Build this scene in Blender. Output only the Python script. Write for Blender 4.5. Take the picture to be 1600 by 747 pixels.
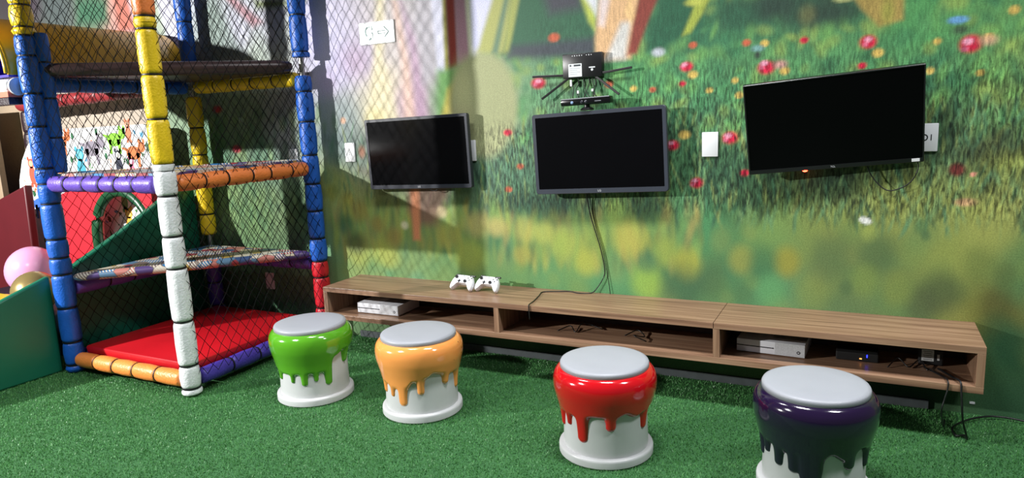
import bpy, bmesh, math, random
import numpy as np
from mathutils import Vector, Matrix, Euler

for o in list(bpy.data.objects):
    bpy.data.objects.remove(o, do_unlink=True)
scn = bpy.context.scene
C = scn.collection
rnd = random.Random(7)
PI = math.pi

# ------------------------------------------------------------------ camera
cam_d = bpy.data.cameras.new('camera'); cam = bpy.data.objects.new('camera', cam_d); C.objects.link(cam)
cam_d.sensor_fit = 'HORIZONTAL'; cam_d.sensor_width = 36.0
cam_d.lens = 1086.785 / 1600 * 36.0
cam_d.clip_start = 0.05; cam_d.clip_end = 60
_p, _y, _r = -0.1709, 0.4751, -0.0434
Rc = (Matrix.Rotation(_y, 3, 'Z') @ Matrix(((1,0,0),(0,0,-1),(0,1,0))) @ Matrix.Rotation(_p, 3, 'X') @ Matrix.Rotation(_r, 3, 'Z'))
cam.matrix_world = Matrix.Translation((2.936, -3.515, 1.385)) @ Rc.to_4x4()
scn.camera = cam

# ------------------------------------------------------------------ light
wd = bpy.data.worlds.new('room_light'); scn.world = wd; wd.use_nodes = True
wd.node_tree.nodes['Background'].inputs[0].default_value = (0.93, 0.96, 1.0, 1)
wd.node_tree.nodes['Background'].inputs[1].default_value = 0.09

def lamp(name, kind, loc, energy, color=(1,1,1), size=0.1, size_y=None, target=None):
    d = bpy.data.lights.new(name, kind); d.energy = energy; d.color = color
    if kind == 'AREA':
        d.shape = 'RECTANGLE'; d.size = size; d.size_y = size_y or size; d.spread = math.radians(125)
    else:
        d.shadow_soft_size = size
    o = bpy.data.objects.new(name, d); C.objects.link(o); o.location = loc
    if target is not None:
        o.rotation_euler = (Vector(target) - Vector(loc)).to_track_quat('-Z', 'Y').to_euler()
    return o
fl = lamp('flood_lamp', 'SPOT', (-3.3, -4.4, 2.45), 1950, (1.0, 0.985, 0.96), 0.05, target=(-1.25, 0, 1.1))
fl.data.spot_size = math.radians(86); fl.data.spot_blend = 0.7
lamp('ceiling_or_fill_lamp', 'AREA', (0.75, -1.20, 2.95), 18, (0.97, 0.98, 1.0), 0.60, 0.30)
lamp('ceiling_or_fill_lamp', 'AREA', (2.25, -1.20, 2.95), 38, (0.97, 0.98, 1.0), 0.60, 0.30)
lamp('ceiling_or_fill_lamp', 'AREA', (3.95, -1.25, 2.95), 40, (0.97, 0.98, 1.0), 0.60, 0.30)
lamp('ceiling_or_fill_lamp', 'AREA', (-0.1, -3.3, 2.95), 62, (0.97, 0.98, 1.0), 0.60, 0.60)  # unseen fill lamp, added to brighten the tower front and the tunnel

scn.view_settings.view_transform = 'Standard'
scn.view_settings.look = 'None'
scn.view_settings.gamma = 1
scn.view_settings.use_curve_mapping = False
scn.view_settings.exposure = 0.0

# ------------------------------------------------------------------ helpers
def s2l(c):
    return tuple(((v/255)/12.92 if v/255 <= 0.04045 else ((v/255+0.055)/1.055)**2.4) for v in c)

MATS = {}
def mat(name, rgb, rough=0.5, metal=0.0, var=0.0, vscale=6.0, bump=0.0, bscale=60.0, coat=0.0, spec=0.5, emit=None, estr=0.0, stretch=(1,1,1), rvar=0.0):
    """plain procedural material: colour, a little noise variation, fine relief"""
    if name in MATS: return MATS[name]
    m = bpy.data.materials.new(name); m.use_nodes = True; nt = m.node_tree; b = nt.nodes['Principled BSDF']
    col = s2l(rgb)
    b.inputs['Roughness'].default_value = rough; b.inputs['Metallic'].default_value = metal
    b.inputs['Specular IOR Level'].default_value = spec; b.inputs['Coat Weight'].default_value = coat
    b.inputs['Coat Roughness'].default_value = 0.09
    tc = nt.nodes.new('ShaderNodeTexCoord'); mp = nt.nodes.new('ShaderNodeMapping'); mp.inputs['Scale'].default_value = stretch
    nt.links.new(tc.outputs['Object'], mp.inputs['Vector'])
    n = nt.nodes.new('ShaderNodeTexNoise'); n.inputs['Scale'].default_value = vscale; n.inputs['Detail'].default_value = 4
    nt.links.new(mp.outputs[0], n.inputs['Vector'])
    r = nt.nodes.new('ShaderNodeValToRGB')
    r.color_ramp.elements[0].position = 0.3; r.color_ramp.elements[1].position = 0.7
    r.color_ramp.elements[0].color = tuple(max(0, v*(1-var)) for v in col)+(1,)
    r.color_ramp.elements[1].color = tuple(min(1, v*(1+var)) for v in col)+(1,)
    nt.links.new(n.outputs['Fac'], r.inputs[0]); nt.links.new(r.outputs[0], b.inputs['Base Color'])
    if bump > 0:
        n2 = nt.nodes.new('ShaderNodeTexNoise'); n2.inputs['Scale'].default_value = bscale; n2.inputs['Detail'].default_value = 3
        nt.links.new(mp.outputs[0], n2.inputs['Vector'])
        bp = nt.nodes.new('ShaderNodeBump'); bp.inputs['Strength'].default_value = bump; bp.inputs['Distance'].default_value = 0.01
        nt.links.new(n2.outputs['Fac'], bp.inputs['Height']); nt.links.new(bp.outputs[0], b.inputs['Normal'])
    if emit:
        b.inputs['Emission Color'].default_value = s2l(emit)+(1,); b.inputs['Emission Strength'].default_value = estr
    MATS[name] = m
    return m

class MB:
    """collects shapes; build() links them as ONE mesh object"""
    def __init__(s): s.v = []; s.f = []
    def add(s, vs, fs):
        k = len(s.v); s.v.extend([tuple(v) for v in vs]); s.f.extend([tuple(i+k for i in f) for f in fs]); return s
    def box(s, c, d, rot=None, bev=0.0):
        if bev > 0:
            bm = bmesh.new(); bmesh.ops.create_cube(bm, size=1.0)
            for v in bm.verts: v.co = Vector((v.co.x*d[0], v.co.y*d[1], v.co.z*d[2]))
            bmesh.ops.bevel(bm, geom=list(bm.edges), offset=bev, segments=2, affect='EDGES', profile=0.5)
            bm.verts.index_update()
            vs = [v.co.copy() for v in bm.verts]; fs = [[v.index for v in f.verts] for f in bm.faces]; bm.free()
        else:
            x, y, z = d[0]/2, d[1]/2, d[2]/2
            vs = [Vector(q) for q in ((-x,-y,-z),(x,-y,-z),(x,y,-z),(-x,y,-z),(-x,-y,z),(x,-y,z),(x,y,z),(-x,y,z))]
            fs = [(0,3,2,1),(4,5,6,7),(0,1,5,4),(1,2,6,5),(2,3,7,6),(3,0,4,7)]
        M = (rot.to_matrix() if isinstance(rot, Euler) else rot) if rot is not None else Matrix.Identity(3)
        return s.add([M @ v + Vector(c) for v in vs], fs)
    def lathe(s, prof, n=24, p0=(0,0,0), axis=(0,0,1), caps=True, ripple=None):
        ax = Vector(axis).normalized(); q = ax.to_track_quat('Z', 'Y').to_matrix(); p0 = Vector(p0)
        vs = []; fs = []
        for (r, z) in prof:
            for i in range(n):
                a = 2*PI*i/n; rr = r*(ripple(a, z) if ripple else 1)
                vs.append(q @ Vector((rr*math.cos(a), rr*math.sin(a), z)) + p0)
        m = len(prof)
        for j in range(m-1):
            for i in range(n):
                fs.append((j*n+i, j*n+(i+1) % n, (j+1)*n+(i+1) % n, (j+1)*n+i))
        if caps:
            fs.append(tuple(range(n-1, -1, -1))); fs.append(tuple((m-1)*n+i for i in range(n)))
        return s.add(vs, fs)
    def cyl(s, a, b, r, n=12):
        a = Vector(a); b = Vector(b); return s.lathe([(r, 0), (r, (b-a).length)], n, a, b-a)
    def tube(s, pts, r, n=6):
        pts = [Vector(q) for q in pts]; vs = []; fs = []
        for i, q in enumerate(pts):
            t = (pts[min(i+1, len(pts)-1)]-pts[max(i-1, 0)]).normalized()
            up = Vector((0,0,1)) if abs(t.z) < 0.9 else Vector((1,0,0))
            x = t.cross(up).normalized(); y = t.cross(x).normalized()
            for k in range(n):
                a = 2*PI*k/n; vs.append(q + x*math.cos(a)*r + y*math.sin(a)*r)
        for i in range(len(pts)-1):
            for k in range(n):
                fs.append((i*n+k, i*n+(k+1) % n, (i+1)*n+(k+1) % n, (i+1)*n+k))
        fs.append(tuple(range(n-1, -1, -1))); fs.append(tuple((len(pts)-1)*n+k for k in range(n)))
        return s.add(vs, fs)
    def prism(s, pts, ext):
        """polygon (3-D points) pushed along ext"""
        e = Vector(ext); pts = [Vector(q) for q in pts]; n = len(pts)
        vs = pts + [q+e for q in pts]
        fs = [tuple(range(n-1, -1, -1)), tuple(range(n, 2*n))] + [(i, (i+1) % n, n+(i+1) % n, n+i) for i in range(n)]
        return s.add(vs, fs)
    def sphere(s, c, r, n=24, m=14, sc=(1,1,1)):
        c = Vector(c); vs = [c+Vector((0,0,-r*sc[2]))]; fs = []
        for j in range(1, m):
            t = -PI/2+PI*j/m
            for i in range(n):
                a = 2*PI*i/n; vs.append(c+Vector((r*sc[0]*math.cos(t)*math.cos(a), r*sc[1]*math.cos(t)*math.sin(a), r*sc[2]*math.sin(t))))
        vs.append(c+Vector((0,0,r*sc[2])))
        for i in range(n): fs.append((0, 1+(i+1) % n, 1+i)); fs.append((len(vs)-1, 1+(m-2)*n+i, 1+(m-2)*n+(i+1) % n))
        for j in range(m-2):
            for i in range(n): fs.append((1+j*n+i, 1+j*n+(i+1) % n, 1+(j+1)*n+(i+1) % n, 1+(j+1)*n+i))
        return s.add(vs, fs)
    def build(s, name, m, parent=None, smooth=None, off=None, fix=False):
        me = bpy.data.meshes.new(name)
        o3 = Vector(off) if off is not None else Vector((0,0,0))
        me.from_pydata([tuple(Vector(v)-o3) for v in s.v], [], s.f)
        if fix:
            bm = bmesh.new(); bm.from_mesh(me); bmesh.ops.recalc_face_normals(bm, faces=bm.faces); bm.to_mesh(me); bm.free()
        me.materials.append(m)
        o = bpy.data.objects.new(name, me); C.objects.link(o)
        if parent is not None: o.parent = parent
        if smooth:
            me.shade_smooth() if hasattr(me, 'shade_smooth') else None
            if smooth != 'all':
                ang = math.radians(smooth)
                bm = bmesh.new(); bm.from_mesh(me)
                for e in bm.edges:
                    if len(e.link_faces) == 2 and e.calc_face_angle(0) > ang: e.smooth = False
                bm.to_mesh(me); bm.free()
        me.update()
        return o

def tag(o, label, cat, group=None, kind=None):
    if label: o['label'] = label
    if cat: o['category'] = cat
    if group: o['group'] = group
    if kind: o['kind'] = kind
    return o
def thing(name, label, cat, loc, rot=None, group=None):
    o = bpy.data.objects.new(name, None); C.objects.link(o); o.location = loc
    o.empty_display_size = 0.1
    if rot is not None: o.rotation_euler = rot
    return tag(o, label, cat, group)
def struct(o, label=None):
    o['kind'] = 'structure'
    if label: o['label'] = label
    return o
def spline(pts, n=8):
    """Catmull-Rom through pts"""
    P = [Vector(q) for q in pts]; P = [P[0]*2-P[1]] + P + [P[-1]*2-P[-2]]; out = []
    for i in range(1, len(P)-2):
        for k in range(n):
            t = k/n; a, b, c, d = P[i-1], P[i], P[i+1], P[i+2]
            out.append(0.5*((2*b)+(c-a)*t+(2*a-5*b+4*c-d)*t*t+(3*b-a-3*c+d)*t**3))
    out.append(P[-2]); return out
def text_mesh(name, s, size, m, parent, loc, rot, depth=0.0006):
    cu = bpy.data.curves.new(name, 'FONT'); cu.body = s; cu.size = size; cu.extrude = depth; cu.align_x = 'CENTER'; cu.align_y = 'CENTER'
    cu.resolution_u = 3
    t = bpy.data.objects.new(name, cu); C.objects.link(t)
    dg = bpy.context.evaluated_depsgraph_get()
    me = bpy.data.meshes.new_from_object(t.evaluated_get(dg)); bpy.data.objects.remove(t, do_unlink=True)
    me.name = name; me.materials.clear(); me.materials.append(m)
    o = bpy.data.objects.new(name, me); C.objects.link(o); o.parent = parent; o.location = loc; o.rotation_euler = rot
    return o

# ------------------------------------------------------------------ materials
M_TURF = mat('turf', (58, 106, 62), 0.75, var=0.35, vscale=120, bump=0.8, bscale=220, spec=0.25)
M_WHITE = mat('white_paint', (198, 200, 201), 0.35, var=0.03, bump=0.05, bscale=30)
M_PLASTIC_W = mat('white_plastic', (225, 227, 230), 0.35, var=0.01)
M_BLACK = mat('black_plastic', (20, 20, 22), 0.35, var=0.1)
M_MATTE_BLACK = mat('matte_black', (13, 13, 14), 0.7, var=0.1)
M_CABLE = mat('black_cable', (16, 17, 18), 0.45, var=0.1)
M_NET = mat('black_net_cord', (9, 10, 11), 0.9, var=0.2, spec=0.1)
M_STEEL = mat('galvanised_pipe', (165, 165, 160), 0.35, metal=0.9, var=0.15, vscale=30)
M_GREY_SEAT = mat('grey_vinyl_seat', (150, 153, 160), 0.42, var=0.03, bump=0.12, bscale=300)
def foam(name, rgb): return mat(name, rgb, 0.40, var=0.10, vscale=14, bump=0.30, bscale=90, spec=0.5)
F_BLUE = foam('blue_foam_vinyl', (26, 92, 190)); F_YEL = foam('yellow_foam_vinyl', (232, 196, 28)); F_WHITE = foam('white_foam_vinyl', (226, 228, 230))
F_ORG = foam('orange_foam_vinyl', (232, 128, 62)); F_LORG = foam('light_orange_foam_vinyl', (236, 140, 66)); F_PUR = foam('purple_foam_vinyl', (98, 72, 172))
F_RED = foam('red_foam_vinyl', (196, 24, 40)); F_DARK = foam('dark_maroon_foam_vinyl', (38, 22, 30)); F_BROWN = mat('dark_brown_vinyl', (58, 42, 42), 0.35, var=0.15, bump=0.1, bscale=40)
F_DPUR = foam('deep_purple_foam_vinyl', (72, 56, 160)); F_CRIM = foam('crimson_foam_vinyl', (140, 44, 48))
M_REDMAT = mat('red_vinyl_mat', (182, 18, 30), 0.38, var=0.06, vscale=4, bump=0.08, bscale=25)
M_GREENV = mat('green_vinyl', (22, 104, 78), 0.36, var=0.06, vscale=5, bump=0.10, bscale=14)

def wood_mat():
    m = bpy.data.materials.new('walnut_laminate'); m.use_nodes = True; nt = m.node_tree; b = nt.nodes['Principled BSDF']
    tc = nt.nodes.new('ShaderNodeTexCoord'); mp = nt.nodes.new('ShaderNodeMapping'); mp.inputs['Scale'].default_value = (1.1, 26, 26)
    nt.links.new(tc.outputs['Object'], mp.inputs['Vector'])
    n = nt.nodes.new('ShaderNodeTexNoise'); n.inputs['Scale'].default_value = 1.6; n.inputs['Detail'].default_value = 6; n.inputs['Distortion'].default_value = 0.4
    nt.links.new(mp.outputs[0], n.inputs['Vector'])
    r = nt.nodes.new('ShaderNodeValToRGB'); e = r.color_ramp.elements
    e[0].position = 0.25; e[0].color = s2l((98, 72, 58))+(1,); e[1].position = 0.75; e[1].color = s2l((182, 147, 119))+(1,)
    k = e.new(0.45); k.color = s2l((146, 112, 88))+(1,); k = e.new(0.58); k.color = s2l((162, 128, 102))+(1,)
    nt.links.new(n.outputs['Fac'], r.inputs[0])
    mp2 = nt.nodes.new('ShaderNodeMapping'); mp2.inputs['Scale'].default_value = (6, 260, 260); nt.links.new(tc.outputs['Object'], mp2.inputs['Vector'])
    n2 = nt.nodes.new('ShaderNodeTexNoise'); n2.inputs['Scale'].default_value = 1.0; n2.inputs['Detail'].default_value = 2; nt.links.new(mp2.outputs[0], n2.inputs['Vector'])
    mx = nt.nodes.new('ShaderNodeMix'); mx.data_type = 'RGBA'; mx.blend_type = 'MULTIPLY'; mx.inputs[0].default_value = 0.35
    nt.links.new(r.outputs[0], mx.inputs[6]); nt.links.new(n2.outputs['Fac'], mx.inputs[7]); nt.links.new(mx.outputs[2], b.inputs['Base Color'])
    b.inputs['Roughness'].default_value = 0.36
    bp = nt.nodes.new('ShaderNodeBump'); bp.inputs['Strength'].default_value = 0.06; bp.inputs['Distance'].default_value = 0.003
    nt.links.new(n2.outputs['Fac'], bp.inputs['Height']); nt.links.new(bp.outputs[0], b.inputs['Normal'])
    return m
M_WOOD = wood_mat()

def patchwork_mat():
    m = bpy.data.materials.new('patchwork_vinyl'); m.use_nodes = True; nt = m.node_tree; b = nt.nodes['Principled BSDF']
    tc = nt.nodes.new('ShaderNodeTexCoord')
    v = nt.nodes.new('ShaderNodeTexVoronoi'); v.inputs['Scale'].default_value = 12; nt.links.new(tc.outputs['Object'], v.inputs['Vector'])
    sp = nt.nodes.new('ShaderNodeSeparateColor'); nt.links.new(v.outputs['Color'], sp.inputs[0])
    r = nt.nodes.new('ShaderNodeValToRGB'); r.color_ramp.interpolation = 'CONSTANT'; e = r.color_ramp.elements
    cols = [(196,184,160),(60,84,130),(178,150,78),(150,56,66),(92,128,160),(206,198,178),(120,104,98),(84,64,120),(190,120,110),(52,120,176)]
    e[0].position = 0; e[0].color = s2l(cols[0])+(1,); e[1].position = 0.1; e[1].color = s2l(cols[1])+(1,)
    for i in range(2, 10):
        k = e.new(i/10); k.color = s2l(cols[i])+(1,)
    nt.links.new(sp.outputs[0], r.inputs[0])
    wv = nt.nodes.new('ShaderNodeTexWave'); wv.inputs['Scale'].default_value = 26; wv.bands_direction = 'DIAGONAL'; nt.links.new(tc.outputs['Object'], wv.inputs['Vector'])
    st = nt.nodes.new('ShaderNodeMath'); st.operation = 'GREATER_THAN'; st.inputs[1].default_value = 0.5; nt.links.new(wv.outputs['Fac'], st.inputs[0])
    pk = nt.nodes.new('ShaderNodeMath'); pk.operation = 'GREATER_THAN'; pk.inputs[1].default_value = 0.62; nt.links.new(sp.outputs[1], pk.inputs[0])
    ml = nt.nodes.new('ShaderNodeMath'); ml.operation = 'MULTIPLY'; nt.links.new(st.outputs[0], ml.inputs[0]); nt.links.new(pk.outputs[0], ml.inputs[1])
    mx = nt.nodes.new('ShaderNodeMix'); mx.data_type = 'RGBA'; nt.links.new(ml.outputs[0], mx.inputs[0]); nt.links.new(r.outputs[0], mx.inputs[6]); mx.inputs[7].default_value = s2l((214,206,194))+(1,)
    ve = nt.nodes.new('ShaderNodeTexVoronoi'); ve.feature = 'DISTANCE_TO_EDGE'; ve.inputs['Scale'].default_value = 12; nt.links.new(tc.outputs['Object'], ve.inputs['Vector'])
    lt = nt.nodes.new('ShaderNodeMath'); lt.operation = 'LESS_THAN'; lt.inputs[1].default_value = 0.016; nt.links.new(ve.outputs['Distance'], lt.inputs[0])
    m2 = nt.nodes.new('ShaderNodeMix'); m2.data_type = 'RGBA'; nt.links.new(lt.outputs[0], m2.inputs[0]); nt.links.new(mx.outputs[2], m2.inputs[6]); m2.inputs[7].default_value = s2l((96,90,92))+(1,)
    nt.links.new(m2.outputs[2], b.inputs['Base Color']); b.inputs['Roughness'].default_value = 0.45
    return m
M_PATCH = patchwork_mat()

# ------------------------------------------------------------------ setting: printed back wall
MURAL_BASE = [(-2.34,2.36,70,110,85),(-2.13,2.29,195,145,135),(-1.87,2.27,220,215,235),(-1.57,2.19,215,215,240),(-1.13,2.06,150,165,160),(-0.9,2.0,215,215,235),(-0.48,2.04,205,205,225),(-0.74,1.86,190,205,190),(-2.82,2.41,80,90,90),(-3.24,2.46,70,60,70),(-3.16,2.1,90,100,90),(-2.43,1.99,120,130,110),(-3.71,1.49,190,170,145),(-3.1,1.31,150,140,125),(-3.72,0.76,110,90,80),(-1.56,1.52,135,160,130),(-0.91,1.49,140,160,130),(-0.58,1.35,170,172,175),(-1.27,1.23,85,135,105),(-0.71,1.22,90,135,105),(-0.47,1.26,165,172,175),(-2.52,1.6,190,176,160),(-1.98,1.58,180,168,150),(-1.2,0.86,130,165,105),(-0.89,0.82,115,150,95),(-0.59,0.83,120,145,100),(-1.32,0.95,110,140,100),(-0.42,0.74,100,150,110),(-0.97,0.26,90,140,105),(-0.67,0.19,90,135,100),(-1.33,0.48,90,130,95),(-1.98,0.44,50,80,60),(-0.17,1.97,215,210,240),(-0.03,1.77,205,200,235),(0.17,1.79,200,190,215),(-0.02,1.45,150,165,165),(-0.09,1.29,125,145,145),(0.07,1.25,115,135,125),(-0.17,1.01,150,165,90),(-0.08,0.84,165,168,90),(0.01,0.72,105,145,95),(-0.22,0.53,115,165,125),(-0.01,0.5,140,160,90),(0.19,0.47,90,155,115),(0.17,0.8,140,150,85),(0.39,0.48,110,160,110),(0.51,1.88,200,195,205),(0.37,1.89,215,205,200),(0.58,1.65,195,185,195),(0.3,1.63,235,222,190),(0.48,1.51,205,170,195),(0.24,1.48,230,222,185),(0.71,1.53,120,160,110),(0.64,1.2,120,140,110),(0.79,0.86,110,140,95),(0.97,0.9,95,125,100),(0.69,0.66,90,140,90),(0.87,0.59,110,150,90),(0.98,1.08,85,120,100),(1.15,1.19,100,140,110),(1.13,1.48,150,165,130),(1.41,1.86,60,105,80),(2.09,1.8,50,100,75),(2.5,1.82,50,80,65),(2.69,1.8,55,80,65),(1.32,1.5,110,160,115),(1.9,1.53,90,155,95),(2.15,1.46,85,145,95),(2.51,1.67,90,150,95),(2.78,1.62,90,150,95),(3.14,1.7,90,160,95),(3.39,1.65,100,155,90),(3.22,1.48,75,130,92),(3.41,1.39,110,140,80),(1.23,1.12,100,145,115),(1.18,0.9,55,88,72),(1.53,0.91,55,85,70),(2.15,1.18,75,120,80),(2.28,1.02,60,95,70),(2.21,1.36,75,125,90),(2.8,1.02,45,75,60),(2.46,0.99,50,85,60),(3.28,1.32,95,125,80),(3.26,1.19,55,85,65),(3.46,1.26,85,100,60),(3.49,1.13,140,150,80),(3.38,1.08,110,125,70),(1.21,0.79,100,150,100),(1.52,0.73,125,165,85),(1.89,0.74,120,160,85),(2.22,0.82,80,145,95),(2.52,0.83,125,155,85),(2.8,0.84,140,155,80),(3.06,0.91,150,160,85),(3.3,0.88,150,160,85),(3.48,0.91,160,165,95),(1.32,0.54,100,150,95),(1.74,0.56,90,150,100),(2.09,0.55,75,115,80),(2.38,0.54,80,120,80),(2.53,0.51,90,145,100),(2.81,0.6,115,135,80),(3.07,0.7,110,130,75),(3.27,0.71,140,155,80),(3.49,0.75,130,150,85),(2.82,0.44,100,130,85),(3.2,0.5,105,125,70),(3.42,0.44,125,125,60),(3.53,0.53,110,110,60),(3.5,0.27,60,100,65),(3.54,0.1,60,100,70),(3.15,0.1,45,75,55),(1.5,0.03,45,75,55),(0.16,0.08,95,125,85),(0.65,0.01,50,80,60)]
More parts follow.
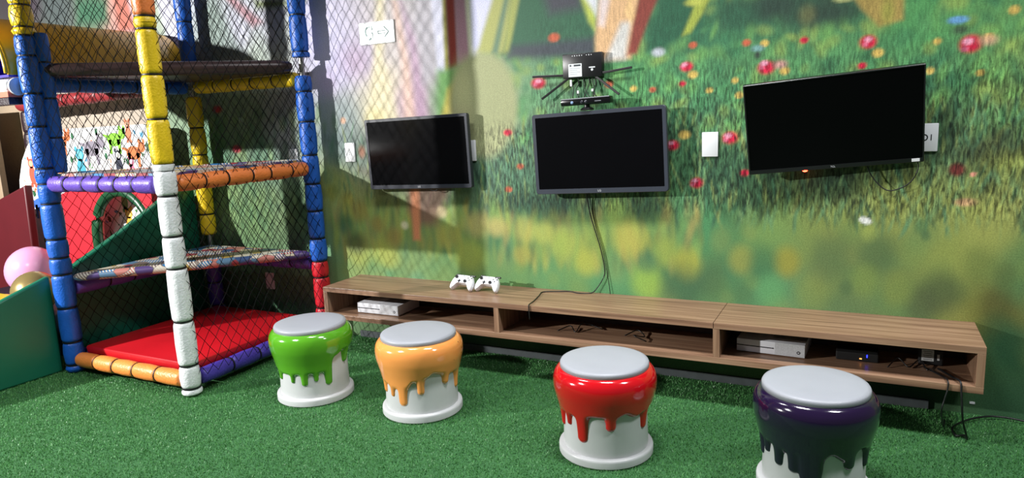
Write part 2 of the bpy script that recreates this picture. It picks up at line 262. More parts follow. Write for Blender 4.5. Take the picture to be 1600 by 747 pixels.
MURAL_STROKES = [
('p',[(-2.56,2.43),(-2.22,2.4),(-2.22,2.23),(-2.61,2.25)],(60,105,80),0.063,1.0),
('p',[(-2.14,2.57),(-2.0,2.55),(-1.9,2.13),(-2.12,2.15)],(185,110,95),0.044,1.0),
('p',[(-1.89,2.54),(-1.77,2.52),(-1.76,2.12),(-1.85,2.13)],(225,165,120),0.042,1.0),
('p',[(-1.77,2.43),(-1.67,2.42),(-1.58,2.06),(-1.73,2.07)],(130,155,100),0.041,0.7),
('p',[(-1.21,2.28),(-1.07,2.27),(-0.8,1.85),(-1.17,1.87)],(140,160,150),0.063,0.8),
('p',[(-1.0,2.3),(-0.91,2.29),(-0.64,2.08),(-0.74,2.06)],(185,130,140),0.03,0.9),
('p',[(-0.71,2.23),(-0.25,2.18),(-0.3,2.15),(-0.69,2.17)],(105,120,55),0.034,1.0),
('p',[(-0.63,1.77),(-0.41,2.19),(-0.3,2.18),(-0.44,1.76)],(200,215,190),0.046,0.5),
('e',(-1.01,1.26,0.044,0.027,0),(205,60,80),0.4,1.0),
('e',(-1.16,1.54,0.045,0.026,0),(200,70,80),0.4,1.0),
('e',(-1.36,1.51,0.04,0.022,0),(190,120,80),0.5,0.7),
('p',[(-3.16,1.79),(-1.83,1.75),(-1.9,1.43),(-3.25,1.45)],(190,176,160),0.053,0.9),
('e',(0.09,1.78,0.109,0.095,0),(190,160,190),0.9,0.6),
('e',(-0.15,1.66,0.079,0.079,0),(200,175,215),0.9,0.5),
('p',[(0.3,2.19),(0.35,2.18),(0.31,1.78),(0.38,1.4),(0.16,1.41),(0.24,1.79)],(242,230,190),0.037,0.9),
('p',[(0.4,2.14),(0.44,2.08),(0.5,1.73),(0.53,1.39),(0.43,1.4),(0.44,1.73)],(243,205,188),0.037,0.9),
('p',[(0.46,2.1),(0.55,1.87),(0.6,1.54),(0.6,1.39),(0.52,1.39),(0.5,1.8)],(198,160,190),0.041,0.8),
('p',[(0.57,2.12),(0.67,2.11),(0.68,1.68),(0.58,1.61)],(190,186,196),0.035,0.7),
('e',(0.22,1.42,0.078,0.07,0),(240,228,170),0.6,0.9),
('e',(-0.04,1.42,0.021,0.02,0),(225,180,150),0.4,1.0),
('e',(0.09,1.22,0.025,0.036,0),(170,120,95),0.6,1.0),
('p',[(0.67,2.11),(0.76,2.1),(0.75,1.66),(0.69,1.67)],(226,226,246),0.022,1.0),
('p',[(0.75,2.1),(0.78,2.1),(0.77,1.67),(0.74,1.67)],(170,165,70),0.017,1.0),
('p',[(0.77,2.1),(0.84,2.09),(0.83,1.69),(0.77,1.68)],(140,58,48),0.017,1.0),
('p',[(0.83,2.09),(0.9,2.08),(0.91,1.71),(0.83,1.69)],(176,135,148),0.017,1.0),
('p',[(0.9,2.08),(0.94,2.08),(0.94,1.72),(0.91,1.71)],(222,222,190),0.016,1.0),
('p',[(0.93,2.08),(1.15,2.05),(1.02,1.83),(0.95,1.73),(0.93,1.72)],(220,221,250),0.02,1.0),
('p',[(0.69,1.68),(0.91,1.7),(0.82,1.6),(0.74,1.42),(0.67,1.42)],(110,165,90),0.035,1.0),
('p',[(0.7,1.42),(0.75,1.57),(0.87,1.65),(0.89,1.42)],(200,186,80),0.027,1.0),
('e',(0.98,1.47,0.216,0.299,0),(168,172,128),0.15,1.0),
('e',(0.85,1.53,0.06,0.162,0),(205,205,150),0.8,0.6),
('p',[(1.08,2.06),(1.19,2.05),(1.14,1.74),(0.96,1.76),(0.99,1.85)],(178,180,108),0.024,1.0),
('p',[(1.15,2.05),(1.18,2.05),(1.09,1.74),(1.05,1.75)],(95,130,110),0.019,0.9),
('p',[(1.24,2.04),(1.58,2.01),(1.66,1.78),(1.66,1.7),(1.12,1.74)],(58,104,78),0.03,1.0),
('p',[(1.19,2.05),(1.24,2.04),(1.16,1.75),(1.13,1.75)],(168,174,98),0.019,1.0),
('p',[(1.35,2.07),(1.6,2.03),(1.58,1.93),(1.41,1.92)],(78,74,88),0.045,0.9),
('p',[(1.18,1.78),(1.66,1.78),(1.66,1.69),(1.14,1.71)],(72,74,86),0.031,0.9),
('p',[(1.58,2.01),(1.67,2.0),(1.66,1.82),(1.63,1.86)],(190,200,90),0.021,1.0),
('p',[(1.6,2.0),(1.68,1.99),(1.67,1.89)],(228,230,240),0.021,1.0),
('p',[(1.69,1.99),(1.9,1.97),(1.85,1.66),(1.66,1.66),(1.66,1.78)],(224,182,136),0.017,1.0),
('p',[(1.69,1.99),(1.75,1.99),(1.71,1.83),(1.68,1.84)],(232,220,225),0.021,0.8),
('p',[(1.8,1.84),(1.85,1.84),(1.82,1.66),(1.71,1.66)],(214,212,208),0.023,1.0),
('p',[(1.85,1.97),(1.88,1.85),(1.85,1.83),(1.82,1.89)],(240,200,140),0.016,0.8),
('p',[(1.9,1.97),(2.0,1.96),(1.93,1.81),(1.88,1.68),(1.83,1.68),(1.86,1.82)],(140,66,56),0.016,1.0),
('p',[(2.03,1.95),(2.23,1.93),(2.21,1.79),(1.99,1.68),(1.93,1.69),(1.96,1.84)],(45,96,70),0.028,1.0),
('p',[(2.19,1.94),(2.25,1.93),(2.21,1.85),(2.15,1.76),(2.11,1.75),(2.15,1.84)],(166,178,76),0.015,1.0),
('e',(2.17,1.9,0.043,0.018,0),(190,195,90),0.6,1.0),
('e',(2.5,1.84,0.195,0.062,0),(48,72,60),0.8,1.0),
('e',(2.75,1.79,0.157,0.049,0),(52,76,62),0.8,1.0),
('e',(2.36,1.82,0.087,0.058,0),(50,95,70),0.8,1.0),
('p',[(2.84,1.87),(3.05,1.84),(3.05,1.73),(2.96,1.71),(2.89,1.79)],(176,152,84),0.015,1.0),
('e',(2.99,1.77,0.024,0.053,0),(150,160,70),0.8,0.6),
('e',(2.67,1.79,0.032,0.039,0),(120,120,75),0.8,0.6),
('e',(2.13,1.6,0.031,0.023,0),(205,32,66),0.4,1.0),
('e',(2.12,1.61,0.014,0.009,0),(240,165,190),0.5,1.0),
('e',(2.11,1.6,0.01,0.007,0),(225,110,140),0.5,1.0),
('e',(2.5,1.57,0.037,0.03,0),(205,32,66),0.4,1.0),
('e',(2.49,1.59,0.017,0.011,0),(240,165,190),0.5,1.0),
('e',(2.48,1.57,0.012,0.009,0),(225,110,140),0.5,1.0),
('e',(2.92,1.65,0.033,0.028,0),(205,32,66),0.4,1.0),
('e',(2.92,1.66,0.015,0.01,0),(240,165,190),0.5,1.0),
('e',(2.91,1.64,0.011,0.008,0),(225,110,140),0.5,1.0),
('e',(3.3,1.61,0.039,0.035,0),(205,32,66),0.4,1.0),
('e',(3.29,1.62,0.018,0.013,0),(240,165,190),0.5,1.0),
('e',(3.28,1.59,0.013,0.01,0),(225,110,140),0.5,1.0),
('e',(2.9,1.55,0.017,0.014,0),(205,32,66),0.4,1.0),
('e',(2.66,1.68,0.018,0.014,0),(205,32,66),0.4,1.0),
('e',(2.11,1.52,0.017,0.013,0),(205,32,66),0.4,1.0),
('e',(1.33,1.57,0.042,0.029,0),(205,32,66),0.4,1.0),
('e',(1.33,1.58,0.019,0.011,0),(240,165,190),0.5,1.0),
('e',(1.31,1.56,0.013,0.008,0),(225,110,140),0.5,1.0),
('e',(2.06,1.22,0.032,0.024,0),(205,32,66),0.4,1.0),
('e',(2.05,1.23,0.015,0.009,0),(240,165,190),0.5,1.0),
('e',(2.04,1.21,0.01,0.007,0),(225,110,140),0.5,1.0),
('e',(1.13,1.31,0.027,0.018,0),(205,32,66),0.4,1.0),
('e',(2.34,1.25,0.036,0.029,0),(205,32,66),0.4,1.0),
('e',(2.33,1.26,0.017,0.011,0),(240,165,190),0.5,1.0),
('e',(2.32,1.24,0.012,0.008,0),(225,110,140),0.5,1.0),
('e',(2.18,1.03,0.031,0.025,0),(205,32,66),0.4,1.0),
('e',(2.17,1.04,0.014,0.009,0),(240,165,190),0.5,1.0),
('e',(2.16,1.02,0.01,0.007,0),(225,110,140),0.5,1.0),
('e',(2.41,1.08,0.02,0.016,0),(205,32,66),0.4,1.0),
('e',(3.28,1.09,0.031,0.028,0),(110,50,45),0.4,1.0),
('e',(1.43,1.8,0.032,0.022,0),(200,100,70),0.4,1.0),
('e',(2.16,1.7,0.02,0.015,0),(200,100,70),0.4,1.0),
('e',(2.41,1.69,0.019,0.015,0),(200,100,70),0.4,1.0),
('e',(2.12,1.27,0.028,0.021,0),(214,182,96),0.4,1.0),
('e',(2.16,1.56,0.024,0.018,0),(214,182,96),0.4,1.0),
('e',(2.58,1.55,0.021,0.017,0),(214,182,96),0.4,1.0),
('e',(2.96,1.6,0.022,0.018,0),(214,182,96),0.4,1.0),
('e',(1.96,1.5,0.018,0.013,0),(200,100,70),0.4,1.0),
('e',(1.86,1.51,0.018,0.014,0),(214,182,96),0.4,1.0),
('e',(1.73,1.54,0.023,0.017,0),(200,100,70),0.4,1.0),
('e',(1.2,1.12,0.022,0.015,0),(200,100,70),0.4,1.0),
('e',(1.12,0.99,0.023,0.016,0),(200,100,70),0.4,1.0),
('e',(3.34,1.07,0.01,0.009,0),(225,150,130),0.4,1.0),
('e',(2.24,1.48,0.017,0.013,0),(214,182,96),0.4,1.0),
('e',(2.36,1.52,0.016,0.013,0),(214,182,96),0.4,1.0),
('e',(3.18,1.63,0.015,0.013,0),(214,182,96),0.4,1.0),
('e',(3.44,1.73,0.019,0.017,0),(214,182,96),0.4,1.0),
('e',(3.36,1.63,0.019,0.017,0),(214,182,96),0.4,1.0),
('e',(2.38,1.45,0.019,0.015,0),(214,182,96),0.4,1.0),
('e',(3.34,1.49,0.015,0.013,0),(214,182,96),0.4,1.0),
('e',(3.16,1.51,0.016,0.014,0),(214,182,96),0.4,1.0),
('e',(2.49,1.68,0.019,0.015,0),(214,182,96),0.4,1.0),
('e',(3.36,1.62,0.031,0.02,0),(215,170,140),0.7,0.8),
('e',(2.56,1.58,0.028,0.017,0),(215,150,150),0.7,0.8),
('e',(3.25,1.71,0.036,0.015,0),(110,165,215),0.4,1.0),
('e',(3.26,1.67,0.027,0.018,0),(60,70,60),0.7,0.8),
('e',(2.46,1.66,0.028,0.015,0),(120,165,160),0.5,1.0),
('e',(1.99,1.68,0.029,0.019,0),(200,205,215),0.6,1.0),
('e',(2.46,1.63,0.014,0.017,0),(60,75,65),0.7,1.0),
('e',(2.94,0.86,0.026,0.015,-0.4),(238,240,235),0.3,1),
('e',(3.32,0.95,0.039,0.017,0),(205,160,120),0.5,0.9),
('e',(2.82,1.84,0.041,0.011,0),(175,180,120),0.5,1.0),
('p',[(0.42,1.03),(0.72,1.03),(0.71,0.95),(0.61,0.77),(0.48,0.76),(0.42,0.85)],(130,92,82),0.043,0.8),
('p',[(0.44,1.03),(0.51,1.03),(0.49,0.67),(0.44,0.67)],(205,135,95),0.019,1.0),
('p',[(0.05,1.11),(0.72,1.1),(0.67,1.0),(0.24,1.0)],(120,90,80),0.051,0.5),
('e',(3.47,1.13,0.087,0.037,0),(155,165,85),0.7,0.8),
('p',[(3.29,1.17),(3.5,1.3),(3.51,1.15),(3.38,1.1)],(60,66,45),0.032,0.6),
('e',(1.92,0.9,0.102,0.074,0),(35,65,55),0.8,0.6),
('e',(1.3,0.91,0.237,0.051,0),(45,75,65),0.8,0.6),
('e',(0.2,0.58,0.096,0.091,0),(165,180,80),0.6,0.616),
('e',(-0.0,0.57,0.089,0.082,0),(175,180,80),0.6,0.528),
('e',(0.26,0.54,0.074,0.07,0),(170,175,85),0.6,0.528),
('e',(0.17,0.76,0.053,0.05,0),(150,130,70),0.6,0.528),
('e',(0.02,0.84,0.077,0.07,0),(150,135,65),0.6,0.528),
('e',(0.29,0.68,0.063,0.059,0),(160,140,70),0.6,0.528),
('e',(0.38,0.76,0.026,0.024,0),(230,225,190),0.6,0.7040000000000001),
('e',(0.66,0.85,0.034,0.033,0),(225,205,160),0.6,0.7040000000000001),
('e',(0.84,0.59,0.103,0.103,0),(170,180,75),0.6,0.616),
('e',(0.69,0.7,0.067,0.066,0),(170,165,80),0.6,0.528),
('e',(0.9,0.78,0.073,0.073,0),(200,185,110),0.6,0.616),
('e',(1.03,0.77,0.053,0.054,0),(210,190,115),0.6,0.616),
('e',(1.21,0.76,0.068,0.071,0),(200,190,100),0.6,0.528),
('e',(1.19,0.61,0.052,0.054,0),(175,165,80),0.6,0.616),
('e',(1.33,0.75,0.058,0.061,0),(190,195,95),0.6,0.616),
('e',(1.45,0.69,0.073,0.078,0),(165,185,85),0.6,0.616),
('e',(1.58,0.59,0.063,0.069,0),(180,185,80),0.6,0.7040000000000001),
('e',(1.83,0.73,0.081,0.091,0),(185,180,85),0.6,0.7040000000000001),
('e',(1.92,0.5,0.08,0.092,0),(155,190,80),0.6,0.7040000000000001),
('e',(2.02,0.67,0.063,0.073,0),(155,175,80),0.6,0.616),
('e',(2.13,0.61,0.069,0.081,0),(170,170,70),0.6,0.7040000000000001),
('e',(2.4,0.65,0.058,0.07,0),(160,160,75),0.6,0.616),
('e',(1.75,0.88,0.06,0.066,0),(150,185,90),0.6,0.528),
('e',(2.61,0.65,0.057,0.072,0),(155,150,62),0.6,0.792),
('e',(2.96,0.8,0.03,0.039,0),(165,180,90),0.6,0.7040000000000001),
('e',(3.16,0.84,0.026,0.034,0),(60,110,75),0.6,0.528),
('e',(3.18,0.8,0.018,0.024,0),(50,95,70),0.6,0.528),
('e',(2.99,0.71,0.07,0.093,0),(75,105,70),0.6,0.616),
('e',(2.81,0.69,0.097,0.125,0),(85,110,72),0.6,0.616),
('e',(2.5,0.64,0.069,0.084,0),(60,110,75),0.6,0.528),
('e',(2.54,0.5,0.062,0.077,0),(100,165,105),0.6,0.616),
('e',(1.92,0.61,0.051,0.058,0),(70,110,85),0.6,0.528),
('e',(2.1,0.48,0.097,0.115,0),(65,100,72),0.6,0.616),
('e',(2.25,0.53,0.067,0.08,0),(70,100,70),0.6,0.528),
('e',(3.25,0.54,0.071,0.098,0),(80,95,62),0.6,0.7040000000000001),
('e',(3.18,0.48,0.062,0.085,0),(80,95,65),0.6,0.616),
('e',(2.95,0.58,0.055,0.073,0),(125,150,75),0.6,0.528),
('e',(2.87,0.54,0.028,0.037,0),(80,110,72),0.6,0.616),
('e',(3.08,0.55,0.059,0.079,0),(135,145,70),0.6,0.528),
('e',(3.46,0.5,0.06,0.085,0),(85,85,48),0.6,0.616),
('e',(3.39,0.68,0.06,0.084,0),(100,120,65),0.6,0.528),
('e',(3.48,0.64,0.038,0.053,0),(90,105,60),0.6,0.528),
('e',(3.42,0.87,0.083,0.115,0),(165,170,90),0.6,0.528),
('e',(3.47,0.38,0.062,0.089,0),(55,90,58),0.6,0.616),
('e',(3.52,0.32,0.071,0.103,0),(45,90,62),0.6,0.7040000000000001),
('e',(-0.18,0.96,0.057,0.051,0),(150,150,60),0.6,0.528),
('e',(-0.05,0.92,0.044,0.04,0),(170,165,70),0.6,0.528),
('e',(-0.09,0.75,0.068,0.061,0),(60,100,70),0.6,0.616),
('e',(-0.02,0.63,0.078,0.072,0),(45,60,48),0.6,0.7040000000000001),
('e',(0.44,0.4,0.061,0.06,0),(110,160,120),0.6,0.528),
]
def paint_mural():
    X0, X1, Z0, Z1, st = -4.6, 4.2, 0.0, 2.75, 0.0085
    nx = int((X1-X0)/st)+1; nz = int((Z1-Z0)/st)+1
    X, Z = np.meshgrid(np.linspace(X0, X1, nx), np.linspace(Z0, Z1, nz))
    lin = lambda c: np.array(s2l(c))
    cp = np.array([q[:2] for q in MURAL_BASE]); cc = np.array([lin(q[2:]) for q in MURAL_BASE])
    num = np.zeros((nz, nx, 3)); den = np.zeros((nz, nx))
    for (px, pz), c in zip(cp, cc):
        w = 1.0/(((X-px)**2+(Z-pz)**2)+0.012)**2
        num += w[..., None]*c; den += w
    A = num/den[..., None]
    rs = np.random.RandomState(11)
    def blend(mask, c): A[:] = A*(1-mask[..., None])+lin(c)*mask[..., None]
    def ellipse(cx, cz, rx, rz, rot, c, soft, a):
        i0, i1 = np.searchsorted(X[0], [cx-1.6*max(rx, rz), cx+1.6*max(rx, rz)]); j0, j1 = np.searchsorted(Z[:, 0], [cz-1.6*max(rx, rz), cz+1.6*max(rx, rz)])
        if i1 <= i0 or j1 <= j0: return
        dx = X[j0:j1, i0:i1]-cx; dz = Z[j0:j1, i0:i1]-cz; co, si = math.cos(rot), math.sin(rot)
        d = np.sqrt(((dx*co+dz*si)/rx)**2+((-dx*si+dz*co)/rz)**2)
        k = np.clip((1+soft-d)/(2*soft), 0, 1); k = k*k*(3-2*k)*a
        A[j0:j1, i0:i1] = A[j0:j1, i0:i1]*(1-k[..., None])+lin(c)*k[..., None]
    def polygon(pts, c, soft, a):
        P = np.array(pts); n = len(P); ins = np.zeros(X.shape, bool); dist = np.full(X.shape, 9.0)
        m = 1.5*soft+0.05
        i0, i1 = np.searchsorted(X[0], [P[:, 0].min()-m, P[:, 0].max()+m]); j0, j1 = np.searchsorted(Z[:, 0], [P[:, 1].min()-m, P[:, 1].max()+m])
        x = X[j0:j1, i0:i1]; z = Z[j0:j1, i0:i1]
        if x.size == 0: return
        ins = np.zeros(x.shape, bool); dist = np.full(x.shape, 9.0)
        for k in range(n):
            ax, az = P[k]; bx, bz = P[(k+1) % n]
            t = np.clip(((x-ax)*(bx-ax)+(z-az)*(bz-az))/((bx-ax)**2+(bz-az)**2+1e-12), 0, 1)
            dist = np.minimum(dist, np.hypot(x-ax-t*(bx-ax), z-az-t*(bz-az)))
            if az != bz: ins ^= ((az > z) != (bz > z)) & (x < (bx-ax)*(z-az)/(bz-az)+ax)
        sd = np.where(ins, dist, -dist); k = np.clip(0.5+sd/(2*soft), 0, 1); k = k*k*(3-2*k)*a
        A[j0:j1, i0:i1] = A[j0:j1, i0:i1]*(1-k[..., None])+lin(c)*k[..., None]
    # dabs of leaf and meadow colour
    for _ in range(1500):
        x = rs.uniform(1.0, 4.2); z = rs.uniform(1.25, 2.35)
        lim = 1.55 + 0.25*math.sin(x*2.1)
        c = [(120,175,95),(70,130,85),(60,120,85),(150,175,90),(95,160,100),(50,105,75)][rs.randint(6)]
        if z > 1.95 and x < 2.2: continue
        ellipse(x, z, rs.uniform(.012,.04), rs.uniform(.015,.05), rs.uniform(-.6,.6), c, .7, rs.uniform(.3,.65))
    for _ in range(1700):     # sharp blades of the printed grass belt
        x = rs.uniform(-0.1, 4.1); z = rs.uniform(.84, 1.38)
        if x < 0.9 and rs.rand() < .6: continue
        c = [(125,160,105),(95,145,105),(150,165,95),(45,75,60),(38,62,52),(70,120,90)][rs.randint(6)]
        ellipse(x, z, rs.uniform(.005,.009), rs.uniform(.03,.075), rs.uniform(-.45,.45), c, .5, rs.uniform(.35,.7))
    for _ in range(420):      # out-of-focus blades below it
        x = rs.uniform(-.2, 2.2); z = rs.uniform(.6, .86)
        c = [(165,170,80),(185,165,95),(120,165,95),(60,105,75),(50,90,70),(150,185,95)][rs.randint(6)]
        ellipse(x, z, rs.uniform(.012,.022), rs.uniform(.04,.10), rs.uniform(-.3,.3), c, .8, rs.uniform(.3,.6))
    for _ in range(260):
        x = rs.uniform(-.3, 4.1); z = rs.uniform(.3, .82)
        c = [(150,165,75),(90,140,85),(110,150,85),(80,110,70),(160,165,85),(75,130,90)][rs.randint(6)]
        r = rs.uniform(.03, .09); ellipse(x, z, r, r*rs.uniform(1,1.5), rs.uniform(-.3,.3), c, .6, rs.uniform(.1,.28))
    for _ in range(300):      # light wood behind the tower
        x = rs.uniform(-1.3, -.1); z = rs.uniform(.7, 1.5)
        c = [(150,180,115),(80,130,95),(60,100,75),(120,150,110)][rs.randint(4)]
        ellipse(x, z, rs.uniform(.01,.03), rs.uniform(.03,.07), rs.uniform(-.3,.3), c, .7, rs.uniform(.2,.5))
    for s in MURAL_STROKES:
        if s[0] == 'e': ellipse(*s[1], s[2], s[3], s[4])
        else: polygon(s[1], s[2], max(s[3], .012), s[4])
    A[:] = np.clip(A*0.84, 0, 1)
    def step(v, a, b): q = np.clip((v-a)/(b-a), 0, 1); return q*q*(3-2*q)
    G = step(Z, .80, .95)*(1-.72*step(Z, 1.40, 1.75))*(1-.9*step(Z, 1.8, 2.1))*(.25+.75*step(X, .85, 1.1))
    G *= 1-.9*step(Z, 1.3, 1.4)*(1-step(X, 1.2, 1.4))
    G *= np.where((X < .3), .8, 1.0); G = np.clip(G, .05, 1)
    verts = np.stack([X, np.zeros_like(X), Z], -1).reshape(-1, 3)
    idx = np.arange(nx*nz).reshape(nz, nx)
    quads = np.stack([idx[:-1, :-1], idx[:-1, 1:], idx[1:, 1:], idx[1:, :-1]], -1).reshape(-1, 4)
    me = bpy.data.meshes.new('wall_back'); me.vertices.add(len(verts)); me.vertices.foreach_set('co', verts.ravel().astype(np.float32))
    me.loops.add(quads.size); me.loops.foreach_set('vertex_index', quads.ravel().astype(np.int32))
    me.polygons.add(len(quads)); me.polygons.foreach_set('loop_start', np.arange(0, quads.size, 4, dtype=np.int32))
    me.update(calc_edges=True)
    at = me.color_attributes.new('print', 'FLOAT_COLOR', 'POINT')
    at.data.foreach_set('color', np.concatenate([A.reshape(-1, 3), G.reshape(-1, 1)], 1).ravel().astype(np.float32))
    m = bpy.data.materials.new('printed_forest_wallpaper'); m.use_nodes = True; nt = m.node_tree; b = nt.nodes['Principled BSDF']
    ca = nt.nodes.new('ShaderNodeVertexColor'); ca.layer_name = 'print'
    tc = nt.nodes.new('ShaderNodeTexCoord')
    def noise(scale, sc, det):
        mp = nt.nodes.new('ShaderNodeMapping'); mp.inputs['Scale'].default_value = sc; nt.links.new(tc.outputs['Object'], mp.inputs['Vector'])
        n = nt.nodes.new('ShaderNodeTexNoise'); n.inputs['Scale'].default_value = scale; n.inputs['Detail'].default_value = det; nt.links.new(mp.outputs[0], n.inputs['Vector']); return n
    n1 = noise(1.0, (170, 1, 170), 2)          # print grain
    n2 = noise(1.0, (95, 1, 21), 3); n2.inputs['Distortion'].default_value = 0.7   # grass strokes
    def ramp(inp, a, b_, c, d):
        r = nt.nodes.new('ShaderNodeValToRGB'); e = r.color_ramp.elements; e[0].position = a; e[0].color = (b_, b_, b_, 1); e[1].position = c; e[1].color = (d, d, d, 1); nt.links.new(inp, r.inputs[0]); return r.outputs[0]
    g2 = ramp(n2.outputs['Fac'], .36, .28, .66, 1.42); g1 = ramp(n1.outputs['Fac'], .3, .82, .7, 1.18)
    m1 = nt.nodes.new('ShaderNodeMix'); m1.data_type = 'RGBA'; m1.blend_type = 'MULTIPLY'; m1.inputs[0].default_value = 1; nt.links.new(ca.outputs[0], m1.inputs[6]); nt.links.new(g1, m1.inputs[7])
    m2 = nt.nodes.new('ShaderNodeMix'); m2.data_type = 'RGBA'; m2.blend_type = 'MULTIPLY'; nt.links.new(ca.outputs['Alpha'], m2.inputs[0]); nt.links.new(m1.outputs[2], m2.inputs[6]); nt.links.new(g2, m2.inputs[7])
    nt.links.new(m2.outputs[2], b.inputs['Base Color'])
    b.inputs['Roughness'].default_value = 0.55; b.inputs['Specular IOR Level'].default_value = 0.3
    bp = nt.nodes.new('ShaderNodeBump'); bp.inputs['Strength'].default_value = 0.05; bp.inputs['Distance'].default_value = 0.004
    nt.links.new(n1.outputs['Fac'], bp.inputs['Height']); nt.links.new(bp.outputs[0], b.inputs['Normal'])
    me.materials.append(m)
    o = bpy.data.objects.new('wall_back', me); C.objects.link(o)
    return struct(o, 'wall papered with a printed forest and flower meadow')
paint_mural()
MB().box((-.2, .06, 1.375), (8.8, .11, 2.75)).build('plaster_core', mat('plaster', (150, 150, 145), .8, var=.05), bpy.data.objects['wall_back'])
struct(MB().box((0.4, -3.9, -.05), (10.4, 7.9, .1)).build('floor', M_TURF), 'green artificial turf floor')
struct(MB().box((1.60, -.0095, .021), (3.26, .016, .042), bev=.003).build('baseboard_back', mat('grey_skirting', (66, 72, 74), .7, var=.15, vscale=20)), 'low dusty grey skirting strip under the long shelf')

def turf_pile():
    rs = np.random.RandomState(3); n = 230000
    # only where the floor is in view
    x = rs.uniform(-1.6, 3.9, n*2); y = rs.uniform(-2.35, -.02, n*2)
    keep = (y > -2.3+0.42*(x+0.2)*0.9-0.25) | (y > -0.9)
    keep &= ~((x < -.25) & (x > -1.3) & (y > -1.13))
    for cx, cy in ((.388, -.896), (1.031, -.847), (2.002, -.917), (2.801, -.915)): keep &= (x-cx)**2+(y-cy)**2 > .19**2
    x = x[keep][:n]; y = y[keep][:n]; n = len(x)
    a = rs.uniform(0, 2*PI, n); w = rs.uniform(.0011, .0022, n); h = rs.uniform(.005, .012, n); lx = rs.uniform(-.006, .006, n); ly = rs.uniform(-.006, .006, n)
    v = np.zeros((n, 3, 3)); v[:, 0] = np.stack([x-w*np.cos(a), y-w*np.sin(a), np.zeros(n)], 1); v[:, 1] = np.stack([x+w*np.cos(a), y+w*np.sin(a), np.zeros(n)], 1); v[:, 2] = np.stack([x+lx, y+ly, h], 1)
    me = bpy.data.meshes.new('turf_pile'); me.vertices.add(n*3); me.vertices.foreach_set('co', v.ravel().astype(np.float32))
    me.loops.add(n*3); me.loops.foreach_set('vertex_index', np.arange(n*3, dtype=np.int32)); me.polygons.add(n); me.polygons.foreach_set('loop_start', np.arange(0, n*3, 3, dtype=np.int32))
    me.update(calc_edges=True); me.materials.append(mat('turf_blade', (76, 134, 72), .42, var=.35, vscale=160, spec=.4))
    o = bpy.data.objects.new('turf_pile', me); C.objects.link(o)
    o.parent = bpy.data.objects['floor']; tag(o, 'short green plastic blades of the artificial turf', None, kind='stuff')
turf_pile()

# ------------------------------------------------------------------ long wall shelf
SL, SD, SB, ST = 3.384, .362, .228, .423      # length, depth, bottom, top
def wall_shelf():
    t = thing('wall_shelf', 'long floating walnut shelf unit with three open compartments on the wall', 'shelf', (SL/2, -SD/2, SB))
    off = (SL/2, -SD/2, SB); b = .0012; th = .029; sx = 2.335
    g = .0012
    MB().box((sx/2-g/2, -SD/2, ST-th/2), (sx-g, SD, th), bev=b).build('top_panel', M_WOOD, t, off=off)
    MB().box(((sx+SL)/2+g/2, -SD/2, ST-th/2), (SL-sx-g, SD, th), bev=b).build('top_panel', M_WOOD, t, off=off)
    MB().box((SL/2, -SD/2, SB+th/2), (SL, SD, th), bev=b).build('bottom_panel', M_WOOD, t, off=off)
    zi0, zi1 = SB+th, ST-th; hz = zi1-zi0; zc = (zi0+zi1)/2
    vw = bpy.data.materials.new('walnut_laminate_upright')   # the same laminate with the grain standing
    bpy.data.materials.remove(vw); vw = M_WOOD.copy(); vw.name = 'walnut_laminate_upright'
    for nd in vw.node_tree.nodes:
        if nd.type == 'MAPPING': s = nd.inputs['Scale'].default_value; nd.inputs['Scale'].default_value = (s[1], s[1], s[0])
    for xc in (.0145, SL-.0145): MB().box((xc, -SD/2, zc), (th, SD, hz), bev=b).build('end_panel', vw, t, off=off)
    for xc in (1.198, 2.348): MB().box((xc, -SD/2, zc), (.030, SD-.002, hz), bev=b).build('divider', vw, t, off=off)
    MB().box((SL/2, -.008, zc), (SL-2*th, .012, hz)).build('back_panel', mat('shade_darkened_back_board', (44, 33, 28), .6, var=.15, vscale=3, stretch=(1, 20, 20)), t, off=off)  # brown board coloured near black, so the compartments' shade is in its colour
wall_shelf()
ZI = SB+.029     # inside shelf level

